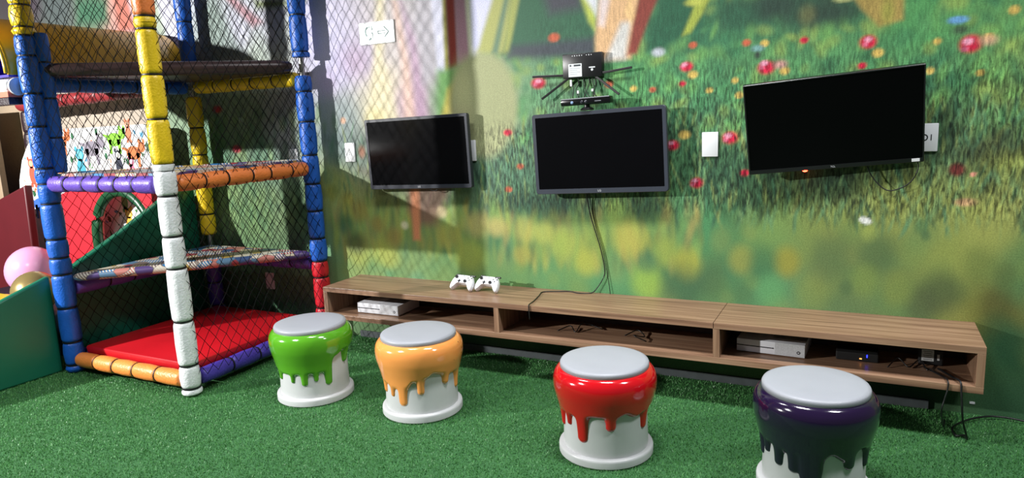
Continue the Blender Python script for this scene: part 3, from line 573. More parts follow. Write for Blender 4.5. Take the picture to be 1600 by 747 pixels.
# ------------------------------------------------------------------ paint-pot stools
def sm(a, k): return 0 if a <= 0 else 1 if a >= k else (a/k)**2*(3-2*a/k)
def stool(x, y, h, rgb, dark, label, drips, edge, view, specks=0):
    """edge: [(u, z)] lower line of the paint; drips: [(u, z_tip, half_width)]; u = -1..1 across the pot as seen from view angle"""
    t = thing('paint_pot_stool', label, 'stool', (x, y, 0), group='paint pot stools')
    k = h/.39
    base = MB().lathe([(.170, 0), (.190, .001), (.1955, .007), (.196, .030), (.1945, .037), (.190, .041), (.171, .042)], 56).build('base_ring', M_WHITE, t, 40)
    MB().lathe([(.176, .040), (.174, .10*k), (.173, .2*k), (.172, .30*k), (.160, .36*k)], 56).build('pot_body', M_WHITE, t, 40)
    # paint coat: radial height field over (angle, z)
    na, nz = 260, 84; z0, z1 = .05*k, .374*k
    rs = random.Random(int(x*100))
    D = [(view+math.asin(max(-1, min(1, u)))*1.0, zt*k, w*1.38) for u, zt, w in drips]
    D += [(view+PI/2+.35+i*.52+rs.uniform(-.1, .1), rs.uniform(.10, .17)*k, rs.uniform(.009, .016)) for i in range(5)]
    eu = sorted(edge)
    def edge_z(a):
        d = (a-view+PI) % (2*PI)-PI
        if abs(d) > PI/2: u = math.copysign(1, d)
        else: u = math.sin(d)
        if u <= eu[0][0]: return (eu[0][1]-.012)*k
        for (u0, q0), (u1, q1) in zip(eu, eu[1:]):
            if u <= u1: return (q0-.012+(q1-q0)*sm(u-u0, u1-u0 or 1))*k
        return (eu[-1][1]-.012)*k
    R = .172
    PS = spline([Vector((a, b, 0)) for a, b in ((.04, .181), (.13, .183), (.17, .186), (.21, .192), (.25, .202), (.285, .2105), (.320, .2125), (.345, .208), (.361, .199), (.370, .190), (.374, .182))], 6)
    def prof(z):   # outer radius of thick paint
        q = z/k
        for a, b in zip(PS, PS[1:]):
            if q <= b.x: return a.y+(b.y-a.y)*(q-a.x)/max(1e-9, b.x-a.x)
        return PS[-1].y
    vs = []; keep = []
    for j in range(nz):
        z = z0+(z1-z0)*(j/(nz-1))
        for i in range(na):
            a = 2*PI*i/na
            sd = z-edge_z(a)
            acc = math.exp(max(-40, min(40, sd/.0075)))
            for da, zt, w in D:
                dd = (a-da+PI) % (2*PI)-PI
                if abs(dd) > .5: continue
                dx = dd*R; tz = zt+w
                ww = w*(1+max(0, z-tz)*2.2)
                d2 = ww-abs(dx) if z > tz else w-math.hypot(dx, z-tz)
                acc += math.exp(max(-40, min(40, d2/.0075)))
            s = .0075*math.log(max(acc, 1e-9)) if acc > .05 else -.02
            q = max(0, min(1, s/.020)); q = math.sqrt(max(0, 1-(1-q)**2))
            ro = prof(z); r = (R-.004)+(ro-(R-.004))*q if s > 0 else R-.004
            vs.append((r*math.cos(a), r*math.sin(a), z)); keep.append(s > -.015)
    fs = []
    for j in range(nz-1):
        for i in range(na):
            a, b_, c, d = j*na+i, j*na+(i+1) % na, (j+1)*na+(i+1) % na, (j+1)*na+i
            if keep[a] or keep[b_] or keep[c] or keep[d]: fs.append((a, b_, c, d))
    top = [(nz-1)*na+i for i in range(na)]
    m = MB(); m.v = vs; m.f = fs; m.f.append(tuple(top))
    pm = mat('glossy_paint_%s' % '_'.join(map(str, rgb)), rgb, .13, var=.04, vscale=5, coat=.6, bump=.03, bscale=18)
    if specks:   # chipped paint: sparse dark flecks
        nt = pm.node_tree; b = nt.nodes['Principled BSDF']; src = b.inputs['Base Color'].links[0].from_socket
        tc = nt.nodes.new('ShaderNodeTexCoord'); v = nt.nodes.new('ShaderNodeTexVoronoi'); v.inputs['Scale'].default_value = 34; nt.links.new(tc.outputs['Object'], v.inputs['Vector'])
        sp = nt.nodes.new('ShaderNodeSeparateColor'); nt.links.new(v.outputs['Color'], sp.inputs[0])
        c1 = nt.nodes.new('ShaderNodeMath'); c1.operation = 'LESS_THAN'; c1.inputs[1].default_value = .14; nt.links.new(v.outputs['Distance'], c1.inputs[0])
        c2 = nt.nodes.new('ShaderNodeMath'); c2.operation = 'GREATER_THAN'; c2.inputs[1].default_value = .90; nt.links.new(sp.outputs[0], c2.inputs[0])
        c3 = nt.nodes.new('ShaderNodeMath'); c3.operation = 'MULTIPLY'; nt.links.new(c1.outputs[0], c3.inputs[0]); nt.links.new(c2.outputs[0], c3.inputs[1])
        mx = nt.nodes.new('ShaderNodeMix'); mx.data_type = 'RGBA'; nt.links.new(c3.outputs[0], mx.inputs[0]); nt.links.new(src, mx.inputs[6]); mx.inputs[7].default_value = s2l((96, 58, 30))+(1,)
        nt.links.new(mx.outputs[2], b.inputs['Base Color'])
    m.build('paint_coat', pm, t, 'all')
    MB().lathe([(.150, .366*k), (.178, .370*k), (.1825, .375*k), (.1825, .388*k), (.179, .3945*k), (.166, .398*k), (.10, .399*k), (.0, .3995*k)], 64, caps=False).build('seat_pad', M_GREY_SEAT, t, 50)
    return t
def va(x, y): return math.atan2(-3.515-y, 2.936-x)
# angles grow anticlockwise, so screen-right is +u in (angle - view)
stool(.388, -.896, .388, (84, 156, 32), None, 'lime green paint pot stool nearest the climbing tower',
      [(-.93, .125, .012), (-.62, .120, .009), (-.30, .105, .013), (.03, .125, .009), (.38, .095, .015), (.86, .185, .012)],
      [(-1, .19), (-.8, .175), (-.45, .178), (0, .18), (.3, .18), (.55, .25), (.75, .27), (1, .275)], va(.388, -.896))
stool(1.031, -.847, .388, (236, 154, 80), None, 'orange paint pot stool with dark specks, second from the tower',
      [(-.96, .12, .012), (-.78, .115, .010), (-.52, .078, .017), (-.03, .135, .013), (.64, .165, .014), (.94, .115, .014)],
      [(-1, .19), (-.7, .175), (-.4, .18), (-.2, .21), (.1, .225), (.3, .245), (.5, .235), (.8, .22), (1, .21)], va(1.031, -.847), specks=1)
stool(2.002, -.917, .388, (192, 14, 24), None, 'red paint pot stool standing before the middle of the shelf',
      [(-.97, .125, .013), (-.82, .15, .010), (-.53, .095, .018), (.12, .155, .015), (.86, .135, .014)],
      [(-1, .21), (-.75, .215), (-.6, .21), (-.25, .225), (-.05, .225), (.2, .22), (.42, .235), (.65, .215), (.9, .23), (1, .24)], va(2.002, -.917))
stool(2.801, -.915, .398, (30, 16, 48), None, 'dark purple paint pot stool at the right, near the shelf end',
      [(-.97, .12, .012), (-.86, .15, .011), (-.64, .125, .014), (-.36, .120, .014), (-.03, .07, .026), (.66, .145, .016), (.95, .13, .013)],
      [(-1, .215), (-.75, .21), (-.5, .205), (-.2, .205), (.1, .19), (.33, .215), (.55, .195), (.8, .225), (1, .21)], va(2.801, -.915))

# ------------------------------------------------------------------ televisions
M_SCREEN = mat('dark_glossy_screen', (6, 6, 8), .16, var=.05, spec=.22)
M_SCREEN_M = mat('matte_black_screen', (3, 3, 4), .38, var=.05, spec=.1)
M_BEZEL = mat('blue_grey_bezel', (46, 49, 58), .32, var=.05)
M_BEZEL2 = mat('grey_bezel', (54, 58, 68), .32, var=.05)
M_LOGO = mat('silver_lettering', (190, 192, 196), .4)
def ring(m, w, h, b, bb, y0, y1, rc=.012):
    """rounded frame: outer w x h, border b (bottom bb), from y0 (front) to y1"""
    def loop(wx, hz0, hz1, r, y):
        out = []
        for cx, cz, a0 in ((wx-r, hz1-r, 0), (-wx+r, hz1-r, 90), (-wx+r, hz0+r, 180), (wx-r, hz0+r, 270)):
            for k in range(4):
                a = math.radians(a0+30*k); out.append((cx+r*math.cos(a), y, cz+r*math.sin(a)))
        return out
    e = .002
    L = [loop(w/2-b, -h/2+bb, h/2-b, .003, y0+.004), loop(w/2-b, -h/2+bb, h/2-b, .003, y0), loop(w/2-e, -h/2+e, h/2-e, rc, y0), loop(w/2, -h/2, h/2, rc, y0+e), loop(w/2, -h/2, h/2, rc, y1)]
    n = 16; vs = [q for l in L for q in l]; fs = []
    for j in range(len(L)-1):
        for i in range(n): fs.append((j*n+i, (j+1)*n+i, (j+1)*n+(i+1) % n, j*n+(i+1) % n))
    fs.append(tuple(range((len(L)-1)*n, len(L)*n))[::-1])
    return m.add(vs, fs)
def tv(loc, rot, W, H, b, bb, bez, label, logo, lz, reach, rc=.012, thick=.028, group='wall mounted televisions'):
    t = thing('television', label, 'television', loc, rot, group)
    ring(MB(), W, H, b, bb, 0, thick, rc).build('bezel', bez, t, 30, fix=True)
    MB().box((0, .0045, (bb-b)/2), (W-2*b+.002, .003, H-b-bb+.002)).build('screen', M_SCREEN_M if logo == 'TCL' else M_SCREEN, t)
    bk = MB().box((0, thick+.008, -.03), (W*.62, .018, H*.6), bev=.006).build('back_housing', M_BLACK, t)
    mt = MB(); mt.box((0, (thick+.012+reach)/2, 0), (.05, reach-thick-.012, .06)); mt.box((0, reach-.006, 0), (.12, .012, .2), bev=.003)
    mt.build('wall_bracket', M_MATTE_BLACK, t)
    if logo: text_mesh('logo', logo, lz, M_LOGO, t, (0, -.0006, -H/2+bb/2), (PI/2, 0, 0), .0004)
    return t
TVW, TVH = .710, .418
tv1 = tv((.553, -.072, 1.210), Euler((.015, -.019, .010)), .7225, .425, .017, .024, M_BEZEL, 'smallest-looking television with blue-grey bezel, beside the climbing tower', 'LG', .016, .0695)
tv2 = tv((1.697, -.102, 1.1985), Euler((-.004, -.031, .002)), .7228, .425, .019, .026, M_BEZEL2, 'middle television with grey bezel, under the black router', 'LG', .016, .0985, rc=.016)
tv3 = tv((2.792, -.141, 1.307), Euler((.242, -.07, .093), 'XYZ'), TVW, TVH, .006, .019, M_BLACK, 'frameless black television tilted forward, largest and furthest right', 'TCL', .011, .138, rc=.004)
# standby light and sticker of the right-hand set
MB().sphere((-.115, .004, -TVH/2-.001), .0085, 12, 8, (1.3, .6, .7)).build('standby_light', mat('red_standby_light', (255, 60, 40), .3, emit=(255, 50, 30), estr=24), tv3, 'all')
MB().box((TVW/2-.032, -.001, -TVH/2+.011), (.030, .002, .013)).build('sticker', M_PLASTIC_W, tv3)
MB().tube(spline([(.06, .02, -.2125), (.064, .02, -.222), (.09, .02, -.228), (.112, .02, -.222), (.115, .02, -.2125)], 5), .0022, 6).build('cable_loop', M_CABLE, tv1, 'all')

def cable(name, pts, r, label, n=7, group=None):
    o = MB().tube(spline(pts, n), r, 6).build(name, M_CABLE, None, 'all'); tag(o, label, 'cable', group); return o
cable('power_cable', [(2.925, -.035, 1.15), (2.952, -.035, 1.075), (3.002, -.035, 1.014), (3.045, -.035, 1.003), (3.105, -.035, 1.036), (3.135, -.035, 1.10), (3.12, -.035, 1.16)], .0028, 'thin black cable looping below the right-hand television')
cable('video_cable', [(1.60, -.06, 1.0), (1.602, -.025, .955), (1.615, -.012, .86), (1.637, -.012, .784), (1.671, -.012, .67), (1.691, -.012, .565), (1.684, -.014, .515), (1.64, -.02, .445), (1.611, -.033, .4262), (1.549, -.05, .4262), (1.49, -.03, .4265), (1.43, -.05, .4262), (1.352, -.085, .4262), (1.365, -.17, .4262), (1.385, -.28, .4262), (1.395, -.358, .428), (1.398, -.368, .41), (1.40, -.3665, .35)], .0030, 'black cable hanging from the middle television and snaking over the shelf')
cable('video_cable', [(1.612, -.055, 1.0), (1.617, -.02, .95), (1.628, -.009, .86), (1.650, -.009, .77), (1.682, -.009, .66), (1.70, -.009, .56), (1.713, -.009, .48), (1.72, -.012, .4245)], .0018, 'second thinner cable running down the wall behind the first')

# ------------------------------------------------------------------ router, sensor bar
def router():
    t = thing('router', 'black router with four antennas and a white label high on the wall', 'router', (1.60, -.022, 1.58))
    MB().box((0, 0, .062), (.218, .040, .124), bev=.005).build('casing', M_BLACK, t, 30)
    for a, b_, d in (((-.105, -.012, .018), (-.285, -.02, .022), 0), ((.105, -.012, .018), (.268, -.02, .034), 0), ((-.075, -.012, .004), (-.232, -.024, -.098), 0), ((.07, -.012, .004), (.200, -.024, -.096), 0)):
        v = Vector(b_)-Vector(a); L = v.length
        r = v.to_track_quat('X', 'Z').to_matrix()
        MB().box((Vector(a)+Vector(b_))/2, (L, .007, .012), rot=r, bev=.002).build('antenna', M_BLACK, t)
    lb = MB().box((-.038, -.0206, .040), (.074, .0012, .066)).build('sticker', mat('paper_label', (216, 220, 222), .6), t)
    dk = mat('label_print', (60, 64, 70), .7)
    MB().box((-.026, -.0214, .064), (.038, .0006, .009)).build('label_print', dk, lb)
    MB().box((-.063, -.0214, .064), (.009, .0006, .009)).build('label_print', dk, lb)
    for i in range(4): MB().box((-.038-.008*(i % 2), -.0214, .050-.010*i), (.056-.016*(i % 2), .0006, .0022)).build('label_print', mat('label_fine_print', (150, 156, 162), .7), lb)
    wp = mat('white_print', (205, 208, 212), .5)
    MB().box((.055, -.0204, .050), (.034, .0008, .006)).build('print_mark', wp, t)
    MB().lathe([(.0065, 0), (.0065, .0008)], 14, (.055, -.0199, .038), (0, -1, 0)).build('print_mark', wp, t)
    for i in range(9):
        if i == 5: continue
        MB().box((-.052+i*.013, -.0204, .113), (.0045, .0008, .006 if i % 2 else .004)).build('print_mark', wp, t)
    for i, xx in enumerate((-.066, -.03, .0, .03, .05, .066)):
        q = [(xx, 0, .002), (xx+.003, -.004, -.03), (xx+.012*(-1)**i, -.006, -.055-.006*i % .02), (xx+.006, -.01, -.10)]
        MB().tube(spline(q, 5), .0024, 5).build('lead', M_CABLE, t, 'all')
    for xx, zz, hh in ((-.066, -.024, .034), (-.028, -.072, .016), (.052, -.066, .014)):
        MB().box((xx, -.012, zz), (.011, .008, hh), bev=.002).build('white_plug', M_PLASTIC_W, t)
router()
def sensor_bar():
    t = thing('sensor_bar', 'black motion sensor bar with camera eyes on top of the middle television', 'sensor', (1.640, -.086, 1.4125), Euler((0, -.028, 0)))
    MB().box((0, .0, .046), (.272, .058, .036), bev=.008).build('bar_casing', mat('gloss_black', (16, 16, 18), .16, var=.1), t, 35)
    MB().box((0, -.0292, .062), (.262, .002, .004)).build('trim_strip', mat('grey_gloss', (150, 152, 158), .25), t)
    MB().lathe([(.034, 0), (.036, .004), (.030, .012), (.016, .016), (.014, .030)], 24).build('foot', M_BLACK, t, 40)
    ey = mat('blue_lens', (120, 150, 190), .15)
    for xx, rr, mm in ((-.071, .0078, ey), (-.018, .0085, mat('dark_lens', (44, 44, 52), .1)), (.004, .0085, mat('dark_lens', (44, 44, 52), .1))):
        MB().lathe([(rr, 0), (rr*.8, .002), (0, .0024)], 18, (xx, -.0288, .043), (0, -1, 0), caps=False).build('lens', mm, t, 'all')
    MB().box((.07, -.0292, .043), (.034, .0008, .004)).build('print_mark', mat('dim_print', (110, 112, 118), .5), t)
sensor_bar()

# ------------------------------------------------------------------ wall plates and exit sign
def plate(x, z, label, w=.078, h=.120, mark=None):
    t = thing('wall_plate', label, 'socket plate', (x, 0, z-h/2))
    MB().box((0, -.0055, h/2), (w, .010, h), bev=.003).build('cover', M_PLASTIC_W, t, 35)
    if mark == 'socket':
        MB().box((0, -.0108, h/2), (.028, .001, .046), bev=.0004).build('socket_insert', mat('off_white_plastic', (206, 208, 210), .4), t)
        for k in (-1, 0, 1): MB().lathe([(.0024, 0), (.0024, .0006)], 10, (0, -.0112, h/2+k*.012), (0, -1, 0)).build('socket_hole', M_MATTE_BLACK, t)
    if mark == 'logo':
        dk = mat('black_print', (24, 26, 30), .5)
        m = MB()
        for i in range(24):
            a0, a1 = 2*PI*i/24, 2*PI*(i+1)/24
            m.add([(r*math.cos(a)-.012, -.0108, h/2+r*math.sin(a)*1.1) for r, a in ((.0085, a0), (.0135, a0), (.0135, a1), (.0085, a1))], [(0, 1, 2, 3)])
        m.build('ring_print', dk, t)
        MB().box((.013, -.0108, h/2), (.004, .0006, .026)).build('print_mark', dk, t)
    return t
plate(.0005, 1.2195, 'white socket plate on the wall between the tower and left television', mark='socket')
plate(.884, 1.2145, 'white plate edge showing past the right side of the left television')
plate(2.246, 1.220, 'blank white wall plate between the middle and right televisions')
plate(3.165, 1.2295, 'white wall plate with dark ring print at the right television edge', mark='logo')
plate(-.480, 1.190, 'white wall plate seen behind the tower net beside its blue post')
plate(-.815, .325, 'white wall plate under the patchwork platform of the tower')
def exit_sign():
    t = thing('exit_sign', 'pale exit sign with running figure and right arrow on the wall', 'sign', (.2775, 0, 1.865))
    w, h = .262, .130
    MB().box((0, -.004, h/2), (w, .007, h), bev=.0012).build('sign_plate', mat('sign_white', (236, 240, 240), .3, var=.01), t)
    ln = mat('sign_edge', (120, 135, 140), .5)
    for c, d in (((0, -.0078, h-.003), (w, .0008, .002)), ((0, -.0078, .003), (w, .0008, .002)), ((w/2-.002, -.0078, h/2), (.002, .0008, h)), ((-w/2+.002, -.0078, h/2), (.0015, .0008, h))): MB().box(c, d).build('sign_border', ln, t)
    g = mat('overexposed_sign_print', (96, 124, 122), .5)  # greyed green: the glare washing out the print is put into its colour
    y = -.0080
    # curved running figure with the door bars beside it
    m = MB(); n = 8
    for i in range(n):
        a0, a1 = math.radians(100+i*18), math.radians(100+(i+1)*18)
        m.prism([(-.062+r*math.cos(a), y, .074+r*1.25*math.sin(a)) for r, a in ((.015, a0), (.026, a0), (.026, a1), (.015, a1))], (0, -.0006, 0))
    m.prism([(-.066, y, .102), (-.044, y, .106), (-.044, y, .100), (-.064, y, .096)], (0, -.0006, 0))
    m.prism([(-.062, y, .022), (-.040, y, .026), (-.040, y, .042), (-.058, y, .034)], (0, -.0006, 0))
    m.build('running_figure', g, t)
    m = MB(); m.prism([(-.036, y, .108), (-.030, y, .108), (-.028, y, .084), (-.036, y, .080)], (0, -.0006, 0)); m.prism([(-.040, y, .070), (-.026, y, .070), (-.026, y, .024), (-.030, y, .024), (-.032, y, .055)], (0, -.0006, 0))
    m.build('door_print', g, t)
    m = MB(); m.box((.038, y, .073), (.054, .0016, .005)); m.box((.038, y, .057), (.054, .0016, .005)); m.box((.012, y, .065), (.005, .0016, .021))
    m.prism([(.052, y, .096), (.062, y, .096), (.094, y, .065), (.062, y, .034), (.052, y, .034), (.084, y, .065)], (0, -.0006, 0))
    m.build('arrow', g, t)
exit_sign()

# ------------------------------------------------------------------ consoles, controllers and things inside the shelf
M_CON = mat('console_white', (214, 216, 222), .38, var=.02)
def console(x, y, yaw, label):
    t = thing('game_console', label, 'game console', (x, y, ZI+.0003), Euler((0, 0, yaw)), 'white game consoles in the shelf')
    w, d, h = .300, .225, .060
    MB().box((0, d/2, h/2+.004), (w, d, h), bev=.002).build('casing', M_CON, t, 30)
    MB().box((0, d/2+.006, .002), (w-.02, d-.02, .004)).build('foot_plate', M_MATTE_BLACK, t)
    MB().box((-.067, -.0004, .034), (.166, .0016, .0042)).build('disc_slot', M_MATTE_BLACK, t)
    MB().box((.085, -.0003, .036), (.128, .0008, .055)).build('speckled_vent', mat('console_vent', (186, 188, 192), .5, var=.25, vscale=420), t)
    MB().lathe([(.0078, 0), (.0078, .0012)], 20, (.123, -.0004, .026), (0, -1, 0)).build('power_button', mat('dark_emblem', (36, 38, 42), .4), t)
    for a in (.7, -.7): MB().box((.123, -.0019, .026), (.011, .0006, .0016), rot=Euler((0, a, 0))).build('emblem_mark', M_CON, t)
    MB().box((.075, d/2+.03, h+.0042), (.148, d-.065, .0006)).build('top_vent', mat('console_top_vent', (150, 152, 158), .5, var=.3, vscale=380), t)
    return t
console(.343, -.283, .01, 'white game console in the left compartment of the shelf')
console(2.570, -.246, -.055, 'white game console in the right compartment of the shelf')

def controller(x, y, yaw, label):
    t = thing('game_controller', label, 'controller', (x, y, ST), Euler((0, 0, yaw)), 'white game controllers on the shelf')
    # body: profile from grip to grip swept as one closed, bevelled solid, tipped back on its grips
    out = [(-.076, -.050), (-.064, -.056), (-.052, -.046), (-.036, -.020), (-.024, -.014), (.024, -.014), (.036, -.020), (.052, -.046), (.064, -.056), (.076, -.050), (.079, -.028), (.073, .004), (.060, .028), (.046, .038), (.02, .040), (-.02, .040), (-.046, .038), (-.060, .028), (-.073, .004), (-.079, -.028)]
    n = len(out); vs = []; fs = []
    lay = [(0.80, -.017), (.95, -.011), (1.0, -.001), (.96, .009), (.84, .015)]
    for s_, z in lay:
        for (px, py) in out:
            cx = math.copysign(.052, px)*min(1, abs(px)/.05); cy = -.012
            vs.append((cx+(px-cx)*s_, cy+(py-cy)*s_, z+.02+py*.02))
    for j in range(len(lay)-1):
        for i in range(n): fs.append((j*n+i, j*n+(i+1) % n, (j+1)*n+(i+1) % n, (j+1)*n+i))
    fs.append(tuple(range(n-1, -1, -1))); fs.append(tuple((len(lay)-1)*n+i for i in range(n)))
    tip = Matrix.Rotation(math.radians(48), 3, 'X')
    tv_ = [tip @ Vector(v) for v in vs]; zmin = min(v.z for v in tv_)
    sh = Vector((0, 0, -zmin+.0004))
    m = MB(); m.add([v+sh for v in tv_], fs); m.build('shell', M_PLASTIC_W, t, 50)
    nrm = tip @ Vector((0, 0, 1))
    def at(px, py, z): return tip @ Vector((px, py, z+.02+py*.02)) + sh
    for px, py in ((-.046, .018), (.022, -.004)):
        MB().lathe([(.0085, 0), (.006, .004), (.0095, .009), (.0085, .012), (0, .0125)], 16, at(px, py, .013), nrm, caps=False).build('thumbstick', M_MATTE_BLACK, t, 'all')
    q = tip
    MB().box(at(-.022, -.004, .0155), (.020, .006, .003), rot=q).build('direction_pad', M_BLACK, t); MB().box(at(-.022, -.004, .0155), (.006, .020, .0032), rot=q).build('direction_pad', M_BLACK, t)
    for k in range(4):
        a = k*PI/2; MB().lathe([(.0042, 0), (.0035, .003)], 12, at(.046+.012*math.cos(a), .018+.012*math.sin(a), .013), nrm).build('button', M_BLACK, t)
    for px in (-.05, .05): MB().box(at(px, .041, -.002), (.036, .008, .012), rot=q, bev=.003).build('trigger', mat('trigger_grey', (40, 40, 44), .4), t)
    MB().lathe([(.006, 0), (.0055, .001)], 14, at(0, .028, .0145), nrm).build('home_button', mat('pale_grey_print', (170, 172, 178), .4), t)
    return t
controller(.889, -.150, -.12, 'white game controller on the shelf, the one further from the cable')
controller(1.047, -.140, -.10, 'white game controller on the shelf, the one nearer the cable')

def shelf_bits():
    t = thing('modem_box', 'small black box with blue and amber lights in the right compartment', 'modem', (2.93, -.15, ZI))
    MB().box((0, 0, .020), (.17, .11, .038), bev=.004).build('casing', M_MATTE_BLACK, t)
    MB().box((.04, -.0556, .028), (.004, .001, .012)).build('indicator_light', mat('blue_led', (40, 50, 255), .3, emit=(30, 40, 255), estr=9), t)
    MB().box((.015, -.0556, .014), (.009, .001, .004)).build('indicator_light', mat('amber_led', (255, 170, 90), .3, emit=(255, 160, 70), estr=4), t)
    t = thing('power_adapter', 'black power adapter with printed silver label in the right compartment', 'adapter', (3.215, -.13, ZI))
    MB().box((0, 0, .036), (.092, .05, .070), bev=.005).build('casing', M_MATTE_BLACK, t)
    lb = MB().box((-.012, -.0256, .044), (.046, .0008, .050)).build('sticker', mat('silver_label', (188, 190, 188), .5, var=.15, vscale=160), t)
    for i in range(5): MB().box((-.012, -.0262, .062-.009*i), (.034-.006*(i % 2), .0005, .003)).build('label_print', mat('label_grey_print', (96, 98, 100), .6), lb)
    MB().box((.028, -.0256, .038), (.009, .0008, .026)).build('sticker', mat('silver_label', (188, 190, 188), .5), t)
shelf_bits()
cable('power_cable', [(3.19, -.20, ZI+.004), (3.25, -.30, ZI+.006), (3.262, -.360, ZI+.010), (3.262, -.369, .235), (3.253, -.372, .19), (3.246, -.370, .14), (3.262, -.30, .05), (3.275, -.20, .012), (3.283, -.13, .008)], .0034, 'left of the two black cables dropping from the right compartment to the turf')
cable('power_cable', [(3.24, -.20, ZI+.005), (3.285, -.30, ZI+.008), (3.305, -.358, ZI+.012), (3.309, -.371, .23), (3.313, -.374, .19), (3.321, -.372, .11), (3.345, -.330, .02), (3.34, -.275, .010), (3.312, -.290, .010), (3.305, -.215, .012), (3.365, -.123, .016), (3.444, -.052, .016), (3.515, -.035, .016), (3.60, -.05, .014), (3.75, -.09, .012), (4.0, -.16, .010)], .0042, 'black cable coiling on the turf and running off along the wall')
for a, b_, lab in (((1.50, -.24), (1.72, -.14), 'dark cable tangle at the left of the middle compartment'), ((1.86, -.2), (1.99, -.26), 'short curl of dark cable towards the right of the middle compartment')):
    cable('loose_cable', [(a[0], a[1], ZI+.005), (a[0]+.05, a[1]+.06, ZI+.02), (a[0]+.1, a[1]+.01, ZI+.006), ((a[0]+b_[0])/2, b_[1], ZI+.03), (b_[0], b_[1], ZI+.006)], .0030, lab, group='dark cables in the middle compartment')
for i in range(1):
    cable('loose_cable', [(3.05+.05*i, -.25, ZI+.004), (3.09+.05*i, -.19, ZI+.03), (3.13+.05*i, -.23, ZI+.008), (3.17+.05*i, -.17, ZI+.022), (3.2+.04*i, -.24, ZI+.005)], .0028, 'tangle of dark cable before the labelled adapter in the right compartment')
tag(MB().box((3.396, -.0012, .052), (.020, .002, .010)).build('wall_sticker', M_PLASTIC_W), 'scrap of white tape on the wall below the shelf end', 'tape')

# ------------------------------------------------------------------ climbing tower
X1, X2, YF, YB = -1.260, -.243, -1.158, -.107
TC = ((X1+X2)/2, (YF+YB)/2, 0)
tower = thing('climbing_tower', 'tall netted climbing tower of colourful padded posts with triangular platforms', 'climbing frame', TC)
M_TIE = mat('black_tie', (18, 18, 20), .5)
def sleeve_prof(L, r, e=.022):
    return [(r*.72, 0), (r*.90, e*.25), (r*.985, e*.75), (r*1.0, e*1.3), (r*1.045, L*.5), (r*1.0, L-e*1.3), (r*.985, L-e*.75), (r*.90, L-e*.25), (r*.72, L)]
def padded(a, b, r, cuts, mats, name, pipe_ext=0.0, tie=True, parent=None, off=TC, cap_bottom=False):
    """steel pipe (part) with foam sleeves and ties (sub-parts); cuts are distances from a; mats one per sleeve, None = bare"""
    a = Vector(a); b = Vector(b); d = (b-a).normalized()
    p = MB().cyl(a-d*pipe_ext, b+d*pipe_ext, .017, 12).build(name, M_STEEL, parent or tower, 60, off=off)
    for i, m in enumerate(mats):
        if m is None: continue
        z0, z1 = cuts[i]+.0005, cuts[i+1]-.0005
        ph = rnd.uniform(0, 6); rr = r*rnd.uniform(.97, 1.03)
        MB().lathe(sleeve_prof(z1-z0, rr), 18, a+d*z0, d, ripple=lambda t, z: 1+.018*math.sin(3*t+ph)+.012*math.sin(z*60+ph)).build('foam_sleeve', m, p, 50, off=off)
        if tie and i+1 < len(mats) and mats[i+1] is not None:
            MB().lathe([(r*.80, -.0035), (r*.93, -.0035), (r*.93, .0035), (r*.80, .0035)], 18, a+d*cuts[i+1], d).build('tie', M_TIE, p, 40, off=off)
    return p
PR = .052
ZT = 2.7
padded((X2, YF, 0), (X2, YF, ZT), PR, [.006, .045, .172, .413, .697, .865, 1.074, 1.205, 1.232, 1.459, 1.677, 1.895, 1.955, 2.20, 2.45, 2.68],
       [F_WHITE]*8+[F_YEL]*4+[F_ORG]*3, 'post')
padded((X1, YF, 0), (X1, YF, ZT), PR*1.06, [.004, .05, .19, .398, .60, .699, .81, 1.017, 1.132, 1.22, 1.456, 1.639, 1.845, 1.955, 2.0, 2.117, 2.3, 2.5, 2.68],
       [F_BLUE]*13+[F_YEL]*5, 'post')
padded((X2, YB, 0), (X2, YB, ZT), PR, [.004, .211, .416, .524, .673, .854, 1.029, 1.213, 1.423, 1.61, 1.708, 1.819, 1.85, 2.073, 2.3, 2.5, 2.68],
       [F_RED]*3+[F_BLUE]*7+[None]+[F_BLUE]*5, 'post')
padded((X1, YB, 0), (X1, YB, ZT), PR, [.004, .143, .311, .560, .66, .809, 1.125, 1.23, 1.417, 1.63, 1.74, 1.854, 2.13, 2.4, 2.68],
       [F_DPUR]*3+[None]+[F_YEL]*5+[None]+[F_BLUE]*4, 'post')
# second blue sleeve strapped behind the front-left post
padded((X1+.050, YF+.055, 1.19), (X1+.050, YF+.055, 1.97), .036, [0, .20, .42, .62, .78], [F_BLUE]*4, 'spare_sleeve_pole')
def bar(a, b, r, n, m, name='crossbar', gap=.055, jit=.25):
    a = Vector(a); b = Vector(b); L = (b-a).length; cuts = [gap]
    for i in range(1, n): cuts.append(gap+(L-2*gap)*(i+rnd.uniform(-jit, jit)*.5)/n)
    cuts.append(L-gap)
    return padded(a, b, r, cuts, [m]*n, name)
BR = .044
bar((X1, YF, .083), (X2, YF, .083), BR, 5, F_LORG); bar((X2, YF, .083), (X2, YB, .083), BR, 5, F_DPUR)
bar((X1, YF, .083), (X1, YB, .083), BR, 5, F_DPUR); bar((X1, YB, .083), (X2, YB, .083), BR, 5, F_DPUR)
bar((X1, YF, .505), (X1, YB, .505), BR, 5, F_PUR); bar((X1, YB, .505), (X2, YB, .505), BR, 5, F_PUR)
bar((X1, YF, 1.130), (X2, YF, 1.130), BR, 6, F_PUR); bar((X2, YF, 1.130), (X2, YB, 1.130), BR, 6, F_ORG)
bar((X1, YF, 1.690), (X1, YB, 1.690), BR, 5, F_BLUE); bar((X1, YB, 1.690), (X2, YB, 1.690), BR, 5, F_YEL)
